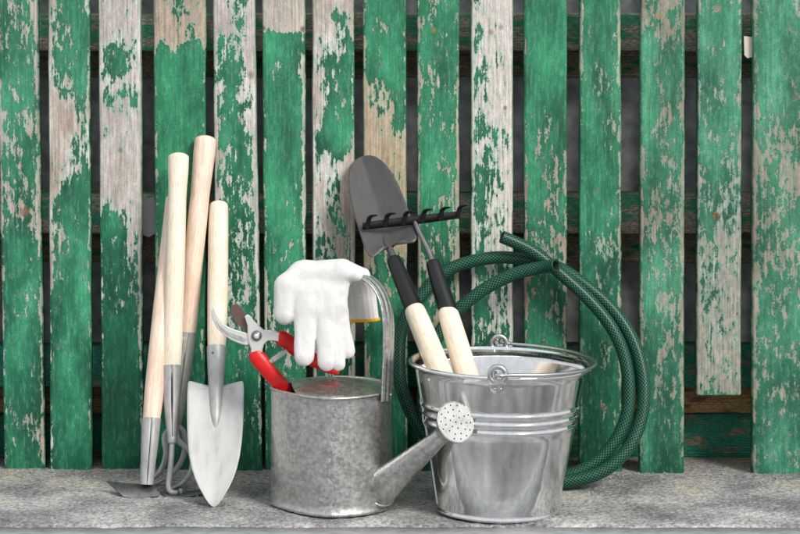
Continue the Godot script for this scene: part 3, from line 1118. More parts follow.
func build_can() -> void:
	var t := thing("watering_can", "dull galvanized watering can with a short spout and round rose", "watering can", CAN)
	var m: Material = M.zinc_can
	var r := CAN_R
	var h := CAN_H
	# body: outside up, over the rolled rim, inside down to the floor
	var prof := [[0.002, 0.004], [r * 0.97, 0.004], [r * 0.985, 0.001], [r * 1.012, 0.0015], [r * 1.018, 0.004], [r * 1.012, 0.0065], [r * 0.998, 0.009], [r, 0.02], [r * 1.002, 0.06], [r * 0.998, 0.12], [r * 0.995, 0.17], [r * 0.996, h - 0.006]]
	for q in 9:
		var a := -PI / 2 + q * PI / 8.0 * 1.25
		prof.append([r * 0.995 + cos(a) * 0.0019 + 0.0006, h - 0.0022 + sin(a) * 0.0022])
	prof.append_array([[r * 0.978, h - 0.006], [r * 0.978, 0.12], [r * 0.978, 0.02], [r * 0.97, 0.008], [0.002, 0.008]])
	var rings := lathe(prof, 96)
	for k in rings.size():
		for i in rings[k].size():
			var p: Vector3 = rings[k][i]
			# hand-beaten: the sheet is not quite true
			var a := atan2(p.z, p.x)
			var d := 1.0 + 0.006 * sin(a * 3.0 + p.y * 20.0) + 0.004 * sin(a * 5.0 - p.y * 31.0)
			if p.x < 0.0:
				p.z = signf(p.z) * can_half(p.x, Vector2(p.x, p.z).length())
			rings[k][i] = Vector3(p.x * d, p.y, p.z * d) + CAN
	var mb := MB.new()
	mb.loft(rings, true, true)
	part("body", mb, m, t)
	# standing seam of the body, on the side by the spout
	# domed cover over the right hand part of the mouth
	var cv := MB.new()
	var n := 26
	var cr := []
	for k in n + 1:
		var u := float(k) / n
		var x0 := lerpf(-0.050, 0.0905, u)
		var ring := PackedVector3Array()
		var top := PackedVector3Array()
		var half := maxf(can_half(x0, 0.0912), 0.005)
		for i in 15:
			var s := i / 7.0 - 1.0
			var bow := -0.012 * (1.0 - s * s) * (1.0 - u) # the free edge curves outwards
			var rr := clampf(sqrt(pow(x0 / 0.0912, 2.0) + s * s * (1.0 - pow(x0 / 0.0912, 2.0))), 0, 1)
			var y := h - 0.0035 + 0.0100 * (1.0 - pow(rr, 2.4)) + 0.003 * (1.0 - u) * (1.0 - s * s)
			top.append(CAN + Vector3(x0 + bow, y, half * s))
		ring.append_array(top)
		for i in 15:
			ring.append(top[14 - i] - Vector3(0, 0.0012, 0))
		cr.append(ring)
	cv.loft(cr, true, true)
	part("cover", cv, m, t)
	# the ribbed strap handle
	var pts := [P(386.5, 401, 0.3125), P(387.5, 375, 0.311), P(388.5, 345, 0.309), P(388, 320, 0.307), P(384, 299, 0.302), P(374, 283, 0.295), P(358, 273.5, 0.284), P(341, 271, 0.272), P(334, 277, 0.262), P(333, 292, 0.25), P(334, 330, 0.222), P(335, 375, 0.188)]
	var path := smooth(pts, 6)
	var hr := []
	for k in path.size():
		var tg := tangent(path, k)
		var side := Vector3(0.48, 0, -0.877)
		side = (side - tg * side.dot(tg)).normalized()
		var out := tg.cross(side).normalized()
		if out.dot(path[k] - (CAN + Vector3(0.01, 0.2, 0))) < 0.0:
			out = -out
		var ring := PackedVector3Array()
		var hw := 0.0165
		for i in 25:
			var s := i / 12.0 - 1.0
			var rib := 0.0006 * cos(s * PI * 3.0) + 0.0016 * (1.0 - s * s)
			if absf(s) > 0.9:
				rib += 0.0006
			ring.append(path[k] + side * s * hw + out * (0.0012 + rib))
		for i in 25:
			var s := 1.0 - i / 12.0
			var rib := 0.0006 * cos(s * PI * 3.0) + 0.0016 * (1.0 - s * s)
			ring.append(path[k] + side * s * hw + out * (rib - 0.0004))
		hr.append(ring)
	var hm := MB.new()
	hm.loft(hr, true, true)
	part("handle", hm, m, t)
	for q in [[385, 396], [390.5, 395]]:
		var rv := MB.new()
		var p0 := P(q[0], q[1], 0.3155)
		rv.loft(turned([p0 - Vector3(0, 0, 0.001), p0 + Vector3(0.0006, 0, 0.0008)], [0.0017, 0.0016], 10))
		part("rivet", rv, m, t)
	# spout
	var b0 := P(378, 492, 0.306)
	var b1 := P(388, 482, 0.326)
	var e0 := P(437, 440, 0.400)
	var sp := [b0 - (b1 - b0) * 0.75, b0 - (b1 - b0) * 0.7, b0 - (b1 - b0) * 0.55, b0 - (b1 - b0) * 0.3, b0, b1, b1.lerp(e0, 0.35), b1.lerp(e0, 0.7), e0, P(443, 434.5, 0.408)]
	var sr := [0.004, 0.012, 0.0195, 0.0245, 0.0262, 0.0252, 0.0208, 0.0165, 0.0128, 0.0122]
	var spath := smooth(sp, 5)
	var srad := smooth_values(sr, 5)
	var sm := MB.new()
	sm.loft(tube_rings(spath, srad, 32), true, true)
	var spout := part("spout", sm, m, t)
	# solder collar where it leaves the body
	var cm := MB.new()
	var col_ring := []
	var ax := (b1 - b0).normalized()
	for q in 9:
		var a := TAU * q / 8.0
		col_ring.append(circle(b0 + ax * (0.0035 + sin(a) * 0.0032), ax, 0.0262 + cos(a) * 0.0022, 32))
	cm.loft(col_ring, false, false)
	part("solder_collar", cm, m, spout)
	# rose: a flared cup closed by a pierced plate
	var nrm := Vector3(0.50, 0.40, 0.77).normalized()
	var rc := P(455.5, 422.5, 0.432)
	var neck := P(443, 434.5, 0.408)
	var rm := MB.new()
	var rr := []
	for q in [[0.0, 0.0125], [0.12, 0.0128], [0.35, 0.0165], [0.65, 0.0235], [0.9, 0.0300], [1.0, 0.0312]]:
		var axis: Vector3 = (rc - neck).normalized().lerp(nrm, smoothstep(0.0, 0.8, q[0])).normalized()
		rr.append(circle(neck.lerp(rc - nrm * 0.002, q[0]), axis, q[1], 40, 1.0, Vector3.UP))
	for q in 7:
		var a := q / 6.0 * PI
		rr.append(circle(rc - nrm * 0.0005 + nrm * (sin(a) * 0.0016), nrm, 0.0312 + 0.0004 - (1.0 - cos(a)) * 0.0009, 40, 1.0, Vector3.UP))
	rm.loft(rr, true, false)
	var rose := part("rose", rm, m, t)
	var plate := CSGCombiner3D.new()
	plate.name = "rose_plate"
	rose.add_child(plate)
	var bx := Vector3.UP.cross(nrm).normalized()
	plate.transform = Transform3D(Basis(bx, nrm, bx.cross(nrm)), rc - CAN + nrm * 0.0002)
	var disc := CSGCylinder3D.new()
	disc.name = "disc"
	disc.radius = 0.0298
	disc.height = 0.0014
	disc.sides = 48
	disc.material = M.tool_white
	plate.add_child(disc)
	for ringn in [[1, 0.0], [6, 0.0095], [11, 0.0185], [14, 0.0258]]:
		for i in ringn[0]:
			if ringn[0] == 14 and i % 7 == 3:
				continue
			var a: float = TAU * i / ringn[0] + ringn[1] * 40.0
			var hole := CSGCylinder3D.new()
			hole.name = "hole"
			hole.operation = CSGShape3D.OPERATION_SUBTRACTION
			hole.radius = 0.00125
			hole.height = 0.01
			hole.sides = 8
			hole.material = M.steel_dark
			hole.position = Vector3(cos(a) * ringn[1], 0, sin(a) * ringn[1])
			plate.add_child(hole, true)


# ------------------------------------------------------------------ bucket
const BUC := Vector3(0.1490, 0.0, 0.30)
const BUC_H := 0.2285
const BUC_R := 0.1385


func tilt(p: Vector3) -> Vector3:
	# it stands a touch out of true, leaning to the right
	return BUC + Basis(Vector3(0, 0, 1), deg_to_rad(-1.4)) * p


func build_bucket() -> void:
	var t := thing("metal_bucket", "shiny galvanized bucket with a wire bail, two garden tools inside", "bucket", BUC)
	var R := BUC_R
	var H := BUC_H
	var rb := 0.0925
	var wall := func(y: float) -> float: return lerpf(rb, R - 0.004, y / H)
	var prof := [[0.002, 0.008], [rb - 0.004, 0.008], [rb - 0.0035, 0.001], [rb, 0.0], [rb + 0.003, 0.0015], [rb + 0.0035, 0.004], [rb + 0.002, 0.0065], [wall.call(0.012), 0.010]]
	var ys := []
	var y := 0.014
	while y < H - 0.008:
		ys.append(y)
		y += 0.0016 if y > 0.125 and y < 0.18 else 0.01
	for q in ys:
		var r: float = wall.call(q)
		# three pressed beads
		for c in [0.138, 0.151, 0.164]:
			r += 0.0026 * exp(-pow((q - c) / 0.0033, 2.0))
		prof.append([r, q])
	for q in 13:
		var a := -PI * 0.75 + q / 12.0 * PI * 1.6
		prof.append([R + cos(a) * 0.0036, H - 0.0036 + sin(a) * 0.0036])
	var inner := [[wall.call(H - 0.01) - 0.0008, H - 0.01]]
	for k in ys.size():
		var q: float = ys[ys.size() - 1 - k]
		var r: float = wall.call(q) - 0.0008
		for c in [0.138, 0.151, 0.164]:
			r += 0.0026 * exp(-pow((q - c) / 0.0033, 2.0))
		inner.append([r, q])
	prof.append_array(inner)
	prof.append_array([[rb - 0.003, 0.011], [0.002, 0.0105]])
	var rings := lathe(prof, 128)
	for k in rings.size():
		for i in rings[k].size():
			var p: Vector3 = rings[k][i]
			var a := atan2(p.z, p.x)
			var d := 1.0 + 0.0022 * sin(a * 2.0 + 0.6) + 0.0014 * sin(a * 5.0 + p.y * 14.0) + 0.0009 * sin(a * 9.0 - p.y * 25.0)
			rings[k][i] = tilt(Vector3(p.x * d, p.y, p.z * d))
	var mb := MB.new()
	mb.loft(rings, true, true)
	var m: Material = M.zinc_bucket
	var body := part("pail", mb, m, t)
	# the lapped seam down the left side
	var sm := MB.new()
	var sr := []
	for k in 24:
		var q := lerpf(0.012, H - 0.008, k / 23.0)
		var r: float = wall.call(q)
		for c in [0.138, 0.151, 0.164]:
			r += 0.0026 * exp(-pow((q - c) / 0.0033, 2.0))
		var ring := PackedVector3Array()
		for d in [[-0.035, 0.0002], [-0.03, 0.0014], [0.03, 0.0014], [0.035, 0.0002], [0.03, -0.0004], [-0.03, -0.0004]]:
			var a: float = PI - 0.22 + d[0]
			ring.append(tilt(Vector3(cos(a) * (r + d[1]), q, sin(a) * (r + d[1]))))
		sr.append(ring)
	sm.loft(sr, true, true)
	part("seam", sm, m, body)
	# ears at the front and the back
	for e in [[PI / 2 + 0.07, 1.0], [-PI / 2 + 0.02, -1.0]]:
		var a: float = e[0]
		var out := Vector3(cos(a), 0, sin(a))
		var side: Vector3 = Vector3(-sin(a), 0, cos(a)) * e[1]
		var c := out * (R + 0.0052) + Vector3(0, H + 0.0035, 0)
		var path := []
		for k in 21:
			var th := lerpf(-0.85, PI + 0.85, k / 20.0)
			path.append(tilt(c + side * cos(th) * 0.0118 + Vector3(0, sin(th) * 0.0118, 0)))
		var em := MB.new()
		em.loft(tube_rings(path, [0.0041], 12, 1.0, out), true, true)
		# foot plate against the wall
		var ear := part("ear", em, M.wire, t)
		var pm := MB.new()
		var pl := []
		for k in 7:
			var yy := lerpf(H - 0.002, H - 0.026, k / 6.0)
			var r: float = wall.call(minf(yy, H - 0.01)) + 0.0012
			if yy > H - 0.009:
				r = R + 0.004
			var hw := lerpf(0.0155, 0.010, k / 6.0)
			if k == 6:
				hw *= 0.6
			pl.append(PackedVector3Array([tilt(out * r + side * hw + Vector3(0, yy, 0)), tilt(out * (r + 0.0014) + side * hw * 0.9 + Vector3(0, yy, 0)), tilt(out * (r + 0.0017) + Vector3(0, yy, 0)), tilt(out * (r + 0.0014) - side * hw * 0.9 + Vector3(0, yy, 0)), tilt(out * r - side * hw + Vector3(0, yy, 0)), tilt(out * (r - 0.001) + Vector3(0, yy, 0))]))
		pm.loft(pl, true, true)
		part("ear_plate", pm, m, ear)
		for s in [-1, 1]:
			var rv := MB.new()
			var p0: Vector3 = out * (wall.call(H - 0.02) + 0.0026) + side * s * 0.0045 + Vector3(0, H - 0.0195, 0)
			rv.loft(turned([tilt(p0), tilt(p0 + out * 0.0007)], [0.0022, 0.002], 10))
			part("rivet", rv, M.wire, ear)
	# bail, fallen to the right and resting on the rim
	var bp := []
	var a0 := PI / 2 + 0.07
	var f := Vector3(cos(a0), 0, sin(a0))
	var hole := f * (R + 0.0052) + Vector3(0, H + 0.0035, 0)
	bp.append_array([hole + f * -0.006 + Vector3(-0.004, 0.002, 0), hole + f * 0.004 + Vector3(-0.003, 0.001, 0), hole + f * 0.009 + Vector3(0.004, 0.0005, 0)])
	for k in 15:
		var a := lerpf(a0 - 0.16, -PI / 2 + 0.02 + 0.16, k / 14.0)
		var rr := R + 0.006 + 0.0005 * sin(k / 14.0 * PI)
		bp.append(Vector3(cos(a) * rr, H + 0.0035 - 0.0018 * sin(k / 14.0 * PI), sin(a) * rr))
	var g := Vector3(cos(-PI / 2 + 0.02), 0, sin(-PI / 2 + 0.02))
	var hole2 := g * (R + 0.0052) + Vector3(0, H + 0.0035, 0)
	bp.append_array([hole2 + g * 0.009 + Vector3(0.004, 0.0005, 0), hole2 + g * 0.004 + Vector3(-0.003, 0.001, 0), hole2 + g * -0.006 + Vector3(-0.004, 0.002, 0)])
	for k in bp.size():
		bp[k] = tilt(bp[k])
	var bpath := smooth(bp, 5)
	var bm := MB.new()
	bm.loft(tube_rings(bpath, [0.0027], 12), true, true)
	part("bail", bm, M.wire, t)


# ------------------------------------------------------------------ hose
func build_hose() -> void:
	# two turns standing on edge, leaning back from the ledge to the slats
	var zz := func(py: float) -> float: return lerpf(0.055, 0.15, clampf((py - 240.0) / 245.0, 0, 1))
	var raw := [
		[502, 237, 0.020], [516, 243, 0.016], [535, 253, 0.012], [562, 275, 0.008], [590, 301, 0.004], [611, 327, 0.002], [624, 356, 0.0], [629, 390, 0.0], [625, 422, 0.0], [608, 451, 0.0], [583, 470, 0.0], [550, 480, 0.002], [505, 482, 0.006], [460, 470, 0.01], [424, 434, 0.01], [404, 396, 0.008], [399, 360, 0.004], [404, 322, -0.004], [428, 288, -0.010], [448, 270.5, -0.013], [472, 261.5, -0.014], [502, 257.5, -0.014], [530, 261, -0.012], [556, 267, -0.010], [578, 280, -0.008], [604, 301, -0.008], [624, 325, -0.006], [638, 354, -0.004], [644, 388, 0.0], [641, 420, 0.004], [627, 450, 0.010], [600, 473, 0.014], [560, 482.5, 0.016], [508, 485, 0.018], [455, 470, 0.016], [428, 434, 0.012], [424, 390, 0.010], [434, 346, 0.010], [450, 318, 0.010], [470, 300, 0.012], [490, 286, 0.014], [515, 274, 0.018], [536, 268.5, 0.026], [547, 266.8, 0.036], [556, 265.5, 0.050]]
	var pts := []
	for r in raw:
		pts.append(P(r[0], r[1], zz.call(r[1]) + r[2]))
	var path := smooth(pts, 7)
	var rad := 0.0104
	# open ends: a wall with a bore
	var e0 := tangent(path, 0)
	var e1 := tangent(path, path.size() - 1)
	var rings := tube_rings(path, [rad], 20)
	var mb := MB.new()
	mb.loft(rings, false, false)
	var base := P(530, 487, 0.15)
	base.y = 0
	var t := thing("garden_hose", "coil of dark green braided garden hose leaning behind the bucket", "hose", base)
	part("tube", mb, M.hose, t)
	for e in [[path[0], -e0, path[0] + e0 * 0.03, rings[0]], [path[-1], e1, path[-1] - e1 * 0.03, rings[-1]]]:
		var em := MB.new()
		var cc: Vector3 = e[0]
		var outer: PackedVector3Array = e[3]
		var rr := [outer]
		for q in [[0.92, 0.0006], [0.72, 0.0006], [0.66, 0.0]]:
			var ring := PackedVector3Array()
			for p in outer:
				ring.append(cc + (p - cc) * q[0] + e[1] * q[1])
			rr.append(ring)
		var deep := PackedVector3Array()
		for p in outer:
			deep.append(e[2] + (p - cc) * 0.6)
		rr.append(deep)
		em.loft(rr, false, true)
		part("cut_end", em, M.hose_core, t)


# ------------------------------------------------------------------ long handled tools on the left
func handle(t: Node3D, stations: Array, m: Material) -> void:
	# stations: [px, py, z, radius in px]
	var pts := []
	var rad := []
	for s in stations:
		pts.append(P(s[0], s[1], s[2]))
		rad.append(s[3] * S(s[2]))
	var path := smooth(pts, 6)
	var rr := smooth_values(rad, 6)
	var mb := MB.new()
	mb.loft(turned(path, rr, 26))
	part("handle", mb, m, t)


func socket(t: Node3D, stations: Array, slits: Array, m: Material) -> MeshInstance3D:
	var pts := []
	var rad := []
	for s in stations:
		pts.append(P(s[0], s[1], s[2]))
		rad.append(s[3] * S(s[2]))
	var path := smooth(pts, 4)
	var rr := smooth_values(rad, 4)
	var sl := smooth_values(slits, 4)
	var mb := MB.new()
	mb.loft(socket_rings(path, rr, 0.0013, sl, Vector3(0.12, 0, 1)))
	return part("socket", mb, m, t)


func rod(t: Node3D, called: String, pts: Array, rads: Array, m: Material, sides := 12) -> MeshInstance3D:
	var mb := MB.new()
	mb.loft(tube_rings(smooth(pts, 7), smooth_values(rads, 7), sides), true, true)
	return part(called, mb, m, t)


# a thick plate between four corners
func quad_plate(a: Vector3, b: Vector3, c: Vector3, d: Vector3, thick: float) -> MB:
	var n := (b - a).cross(d - a).normalized() * thick * 0.5
	var mb := MB.new()
	var rings := []
	for k in 9:
		var s := k / 8.0
		var p := a.lerp(b, s)
		var q := d.lerp(c, s)
		var bend := n.normalized() * 0.0022 * sin(s * PI)
		var e := (q - p).normalized() * thick * 0.3
		rings.append(PackedVector3Array([p + n + e + bend, p.lerp(q, 0.5) + n + bend * 1.3, q + n - e + bend, q + bend, q - n - e + bend, p.lerp(q, 0.5) - n + bend * 1.3, p - n + e + bend, p + bend]))
	mb.loft(rings, true, true, 0)
	return mb


func build_left_tools() -> void:
	# hoe with the flared blade, its handle mostly behind the next one
	var a := thing("hand_hoe", "garden hoe with a flared dark blade, leftmost of the leaning tools", "hoe", Vector3(P(148, 488, 0.212).x, 0, 0.21))
	handle(a, [[150.8, 428, 0.1765, 8.2], [154.5, 390, 0.158, 9.9], [163, 310, 0.11, 10.2], [171.5, 232, 0.058, 9.6], [174.5, 200, 0.036, 9.0]], M.wood_pink)
	socket(a, [[146.6, 485, 0.197, 6.6], [147.6, 470, 0.192, 7.2], [149.6, 445, 0.186, 8.6], [151.4, 419, 0.173, 9.8]], [0.0003, 0.0012, 0.0012, 0.0003], M.tool_grey)
	var bl := quad_plate(P(106, 481.5, 0.178), P(154, 484.5, 0.19), P(159.5, 496.5, 0.214), P(124, 497.5, 0.214), 0.0022)
	part("blade", bl, M.steel_dark, a)
	# hoe with the swan neck
	var b := thing("hand_hoe", "garden hoe with a thin bent neck, between two other pale handles", "hoe", Vector3(P(170, 490, 0.2).x, 0, 0.205))
	handle(b, [[171.8, 372, 0.147, 9.0], [172.8, 340, 0.134, 9.8], [175, 270, 0.104, 9.9], [177.3, 200, 0.073, 9.0], [178.2, 172, 0.062, 10.2], [178.4, 158, 0.056, 10.6]], M.wood_pale)
	var bs := socket(b, [[172.2, 441, 0.178, 4.6], [171.9, 425, 0.171, 6.2], [171.7, 400, 0.16, 8.2], [171.6, 366, 0.145, 10.2]], [0.0003, 0.0008, 0.0026, 0.0012], M.tool_grey)
	var bead := MB.new()
	var bc := P(172.3, 440.5, 0.178)
	bead.loft(turned([bc + Vector3(0, 0.003, -0.001), bc - Vector3(0, 0.003, -0.001)], [0.0082, 0.0078], 20))
	part("ferrule", bead, M.tool_grey, bs)
	rod(b, "neck", [P(172.3, 438, 0.177), P(171.6, 455, 0.184), P(169.8, 474, 0.190), P(168.6, 486, 0.193), P(171, 492, 0.197), P(178, 493, 0.2)], [0.0046, 0.0046, 0.0046, 0.0046, 0.0044, 0.003], M.tool_grey)
	var pl := quad_plate(P(160, 492.5, 0.186), P(204, 489.5, 0.18), P(203, 493.5, 0.206), P(166, 498.3, 0.218), 0.0022)
	part("blade", pl, M.steel_dark, b)
	for q in [[181, 490.5, 0.192]]:
		var rv := MB.new()
		var p0 := P(q[0], q[1], q[2])
		rv.loft(turned([p0 - Vector3(0, 0.004, 0), p0 + Vector3(0, 0.001, 0)], [0.0042, 0.004], 12))
		part("rivet", rv, M.tool_grey, b)
	# three pronged cultivator, behind them
	var c := thing("hand_cultivator", "three-pronged cultivator with the tallest of the leaning pale handles", "cultivator", Vector3(P(165, 483, 0.12).x, 0, 0.12))
	handle(c, [[184.5, 352, 0.08, 8.8], [187.5, 325, 0.075, 9.6], [194, 255, 0.056, 10.0], [200, 195, 0.038, 9.6], [204, 156, 0.026, 11.0], [205.4, 141, 0.02, 11.0]], M.wood_pink)
	socket(c, [[176, 424, 0.098, 5.5], [179, 400, 0.092, 7.5], [183, 366, 0.083, 9.0], [187, 332, 0.076, 10.0]], [0.0004, 0.0008, 0.001, 0.001], M.tool_grey)
	var root := P(175.5, 424, 0.1)
	rod(c, "tine", [root + Vector3(0, 0.01, 0), root, P(165, 436, 0.115), P(166, 455, 0.128), P(160, 472, 0.13), P(148, 482.5, 0.128)], [0.005, 0.0052, 0.005, 0.0048, 0.0045, 0.0026], M.tool_grey)
	rod(c, "tine", [root + Vector3(0, 0.01, 0), root, P(183, 432, 0.1), P(185.5, 446, 0.105), P(180, 464, 0.115), P(168, 477, 0.125), P(153, 484.5, 0.13)], [0.005, 0.0052, 0.005, 0.0048, 0.0046, 0.0042, 0.0026], M.tool_grey)
	rod(c, "tine", [root + Vector3(0, 0.01, 0), root, P(178, 440, 0.112), P(190, 452, 0.125), P(192, 468, 0.135), P(184, 482, 0.145), P(172, 489, 0.15)], [0.005, 0.0052, 0.005, 0.0048, 0.0046, 0.0042, 0.0026], M.tool_grey)


# a trowel blade lofted across: rows [along, half width, dip of the top edge], o + axis and side in metres
func trowel_blade(rows: Array, mid: Callable, side: Callable, nrm: Vector3, dish: float, fold: float, thick: float) -> MB:
	var rings := []
	var n := 21
	for r in rows:
		var top := PackedVector3Array()
		var bot := PackedVector3Array()
		for i in n:
			var s := 2.0 * i / (n - 1.0) - 1.0
			var along: float = r[0] + r[2] * (1.0 - pow(absf(s), 4.0)) * (0.55 + 0.45 * minf(absf(s) / 0.5, 1.0))
			var c: Vector3 = mid.call(along)
			var x: Vector3 = side.call(along)
			var z: float = dish * s * s * minf(1.0, r[1] / 18.0) + fold * absf(s) * minf(1.0, r[1] / 22.0)
			var p: Vector3 = c + x * s * r[1] + nrm * z
			top.append(p + nrm * thick * 0.5 * (1.0 - 0.55 * pow(absf(s), 6.0)))
			bot.append(p - nrm * thick * 0.5 * (1.0 - 0.55 * pow(absf(s), 6.0)))
		bot.reverse()
		top.append_array(bot)
		rings.append(top)
	var mb := MB.new()
	mb.loft(rings, true, true)
	return mb


func build_silver_trowel() -> void:
	var z := func(py: float) -> float: return lerpf(0.022, 0.279, (py - 198.0) / 309.0)
	var t := thing("hand_trowel", "pale silver hand trowel standing on its tip with a light wooden handle", "trowel", Vector3(P(214, 507, 0.279).x, 0, 0.279))
	handle(t, [[216.6, 356, z.call(356), 8.2], [217, 335, z.call(335), 9.6], [217.8, 290, z.call(290), 10.3], [218.3, 240, z.call(240), 10.0], [218.6, 214, z.call(214), 9.7], [218.7, 206, z.call(206), 9.3]], M.wood_pale)
	var nrm := Vector3(0, 0.55, 0.835).normalized()
	var mid := func(py: float) -> Vector3: return P(lerpf(216.0, 214.0, (py - 383.0) / 124.0), py, z.call(py))
	var side := func(py: float) -> Vector3: return Vector3(S(z.call(py)), 0, 0)
	var rows := [[383.0, 25.5, 7.5], [383.4, 26.8, 7.3], [384.5, 27.6, 7.0], [392, 28.2, 4.5], [402, 28.3, 1.5], [415, 28.2, 0.0], [430, 27.8, 0], [445, 26.8, 0], [458, 25.2, 0], [470, 22.6, 0], [480, 19.2, 0], [488, 15.6, 0], [495, 11.4, 0], [500, 8.4, 0], [504, 5.4, 0], [506.3, 3.0, 0], [507.4, 0.6, 0]]
	var bl := trowel_blade(rows, mid, side, nrm, 0.0065, 0.0, 0.0018)
	part("blade", bl, M.tool_white, t)
	# socket running out into a tongue on the blade
	var mb := MB.new()
	var st := [[216.4, 347.5, 9.6], [216.3, 360, 9.2], [216.2, 375, 8.4], [216, 392, 7.4], [215.9, 405, 6.6], [215.8, 416, 5.4], [215.7, 424, 3.6], [215.6, 429, 1.2]]
	var pts := []
	var rad := []
	for s in st:
		pts.append(P(s[0], s[1], z.call(s[1])) + nrm * (0.0 if s[1] < 380 else -0.002))
		rad.append(s[2] * S(z.call(s[1])))
	mb.loft(tube_rings(smooth(pts, 4), smooth_values(rad, 4), 28, 1.0), true, true)
	var so := part("socket", mb, M.tool_grey, t)
	var rv := MB.new()
	var p0 := P(213.5, 354, z.call(354)) + Vector3(0, 0.004, 0.0145)
	rv.loft(turned([p0 - Vector3(0, 0, 0.002), p0], [0.0021, 0.0019], 12))
	part("rivet", rv, M.steel_dark, so)


# ------------------------------------------------------------------ dark trowel and rake in the bucket
func build_bucket_tools() -> void:
	var z := func(py: float) -> float: return lerpf(0.012, 0.264, (py - 157.0) / 211.0)
	var ax := func(py: float) -> float: return 402.0 + (py - 280.0) * 0.413
	var t := thing("hand_trowel", "dark grey hand trowel with a black ferrule, blade up, in the bucket", "trowel", P(470, 446, z.call(446)))
	handle(t, [[ax.call(446), 446, z.call(446), 9.5], [ax.call(415), 415, z.call(415), 11.2], [ax.call(372), 372, z.call(372), 11.8], [ax.call(335), 335, z.call(335), 11.3], [ax.call(314), 314, z.call(314), 10.6], [ax.call(309), 309, z.call(309), 9.4]], M.wood_pale)
	rod(t, "ferrule", [P(ax.call(313), 313, z.call(313)), P(ax.call(311), 311, z.call(311)), P(ax.call(285), 285, z.call(285)), P(ax.call(262), 262, z.call(262)), P(ax.call(259), 259, z.call(259))], [0.0138, 0.0148, 0.0138, 0.0120, 0.0095], M.black_grip, 24)
	rod(t, "neck", [P(ax.call(264), 264, z.call(264)), P(391, 252, z.call(252) + 0.003), P(386, 243, z.call(243)), P(381, 232, z.call(232) - 0.003)], [0.006, 0.0056, 0.0062, 0.003], M.grey_coat)
	var nrm := Vector3(0, 0.55, 0.83).normalized()
	var mid := func(al: float) -> Vector3:
		var p := Vector2(361, 157) + Vector2(0.32, 0.948) * al
		return P(p.x, p.y, z.call(p.y))
	var side := func(al: float) -> Vector3:
		var s := S(z.call(157 + al))
		return Vector3(0.948, 0.32, -0.18) * s
	var rows := [[0.2, 0.8, 0], [1.2, 4.5, 0], [3.5, 8.8, 0], [8, 13.4, 0], [14, 17.2, 0], [22, 20.5, 0], [32, 23.2, 0], [45, 25.3, 0], [60, 26.2, 0], [75, 26.6, 0], [88, 26.8, -2], [95, 26.6, -6], [99, 25.6, -8], [101.5, 23.6, -9.5], [102.5, 21.0, -10.0]]
	var bl := trowel_blade(rows, mid, side, nrm, 0.004, 0.011, 0.002)
	part("blade", bl, M.grey_coat, t)

	# rake
	var zr := func(py: float) -> float: return lerpf(0.116, 0.255, (py - 222.0) / 150.0)
	var rx := func(py: float) -> float: return 433.0 + (py - 263.0) * 0.3
	var r := thing("hand_rake", "black six-tined hand rake with a wooden handle, standing in the bucket", "rake", P(498, 480, zr.call(480)))
	handle(r, [[rx.call(478), 478, zr.call(478), 9.5], [rx.call(430), 430, zr.call(430), 11.2], [rx.call(374), 374, zr.call(374), 11.8], [rx.call(338), 338, zr.call(338), 11.2], [rx.call(316), 316, zr.call(316), 10.4], [rx.call(311), 311, zr.call(311), 9.3]], M.wood_pale)
	rod(r, "ferrule", [P(rx.call(315) + 1, 315, zr.call(315)), P(rx.call(313) + 1, 313, zr.call(313)), P(rx.call(288), 288, zr.call(288)), P(rx.call(265), 265, zr.call(265)), P(rx.call(262), 262, zr.call(262))], [0.0138, 0.0148, 0.0138, 0.0118, 0.0095], M.black_grip, 24)
	rod(r, "neck", [P(rx.call(266), 266, zr.call(266)), P(428, 250, zr.call(250)), P(419, 232, zr.call(232)), P(414.5, 221, zr.call(221)), P(413, 217, zr.call(217) + 0.002)], [0.0048, 0.0044, 0.0042, 0.0042, 0.004], M.steel_dark)
	var hb := MB.new()
	var rings := []
	for k in 13:
		var s := k / 12.0
		var c := P(lerpf(362.5, 459, s), lerpf(226.5, 215.0, s), 0.119)
		var hgt := 0.0052 + 0.0012 * sin(s * PI)
		rings.append(PackedVector3Array([c + Vector3(0, hgt, 0.0018), c + Vector3(0, hgt + 0.0006, -0.0012), c + Vector3(0, -hgt, -0.0032), c + Vector3(0, -hgt - 0.0006, -0.0002)]))
	hb.loft(rings, true, true)
	part("bar", hb, M.black_metal, r)
	for k in 6:
		var px: float = [368.0, 386.0, 404.5, 423.0, 441.0, 458.5][k]
		var py: float = lerpf(225.5, 215.5, k / 5.0)
		var pts := [P(px - 1.0, py + 3, 0.119), P(px + 0.2, py - 3.0, 0.122), P(px + 1.4, py - 7.4, 0.126), P(px + 3.6, py - 9.2, 0.134), P(px + 6.6, py - 9.8, 0.143), P(px + 9.5, py - 10, 0.150)]
		var path := smooth(pts, 5)
		var rad := smooth_values([0.0040, 0.0040, 0.0038, 0.0033, 0.0026, 0.0012], 5)
		var mb := MB.new()
		mb.loft(tube_rings(path, rad, 8, 0.62, Vector3(1, 0, 0)), true, true)
		part("tine", mb, M.black_metal, r)


# ------------------------------------------------------------------ pruning shears
func px_poly(pts: Array, z: float) -> Array:
	var out := PackedVector2Array()
	for p in pts:
		out.append(Vector2(p[0], p[1]))
	return [out, P(0, 0, z), Vector3(S(z), 0, 0), Vector3(0, -S(z), 0)]


func flat_piece(t: Node3D, called: String, pts: Array, z: float, thick: float, bevel: float, m: Material) -> MeshInstance3D:
	var mb := MB.new()
	# chamfer runs in the polygon's own unit
	var o := P(0, 0, z)
	var k := S(z)
	var poly := PackedVector2Array()
	for p in pts:
		poly.append(Vector2((p[0] - 257.0) * k, (335.0 - p[1]) * k))
	mb.slab(poly, P(257, 335, z), Vector3.RIGHT, Vector3.UP, thick, bevel)
	return part(called, mb, m, t)


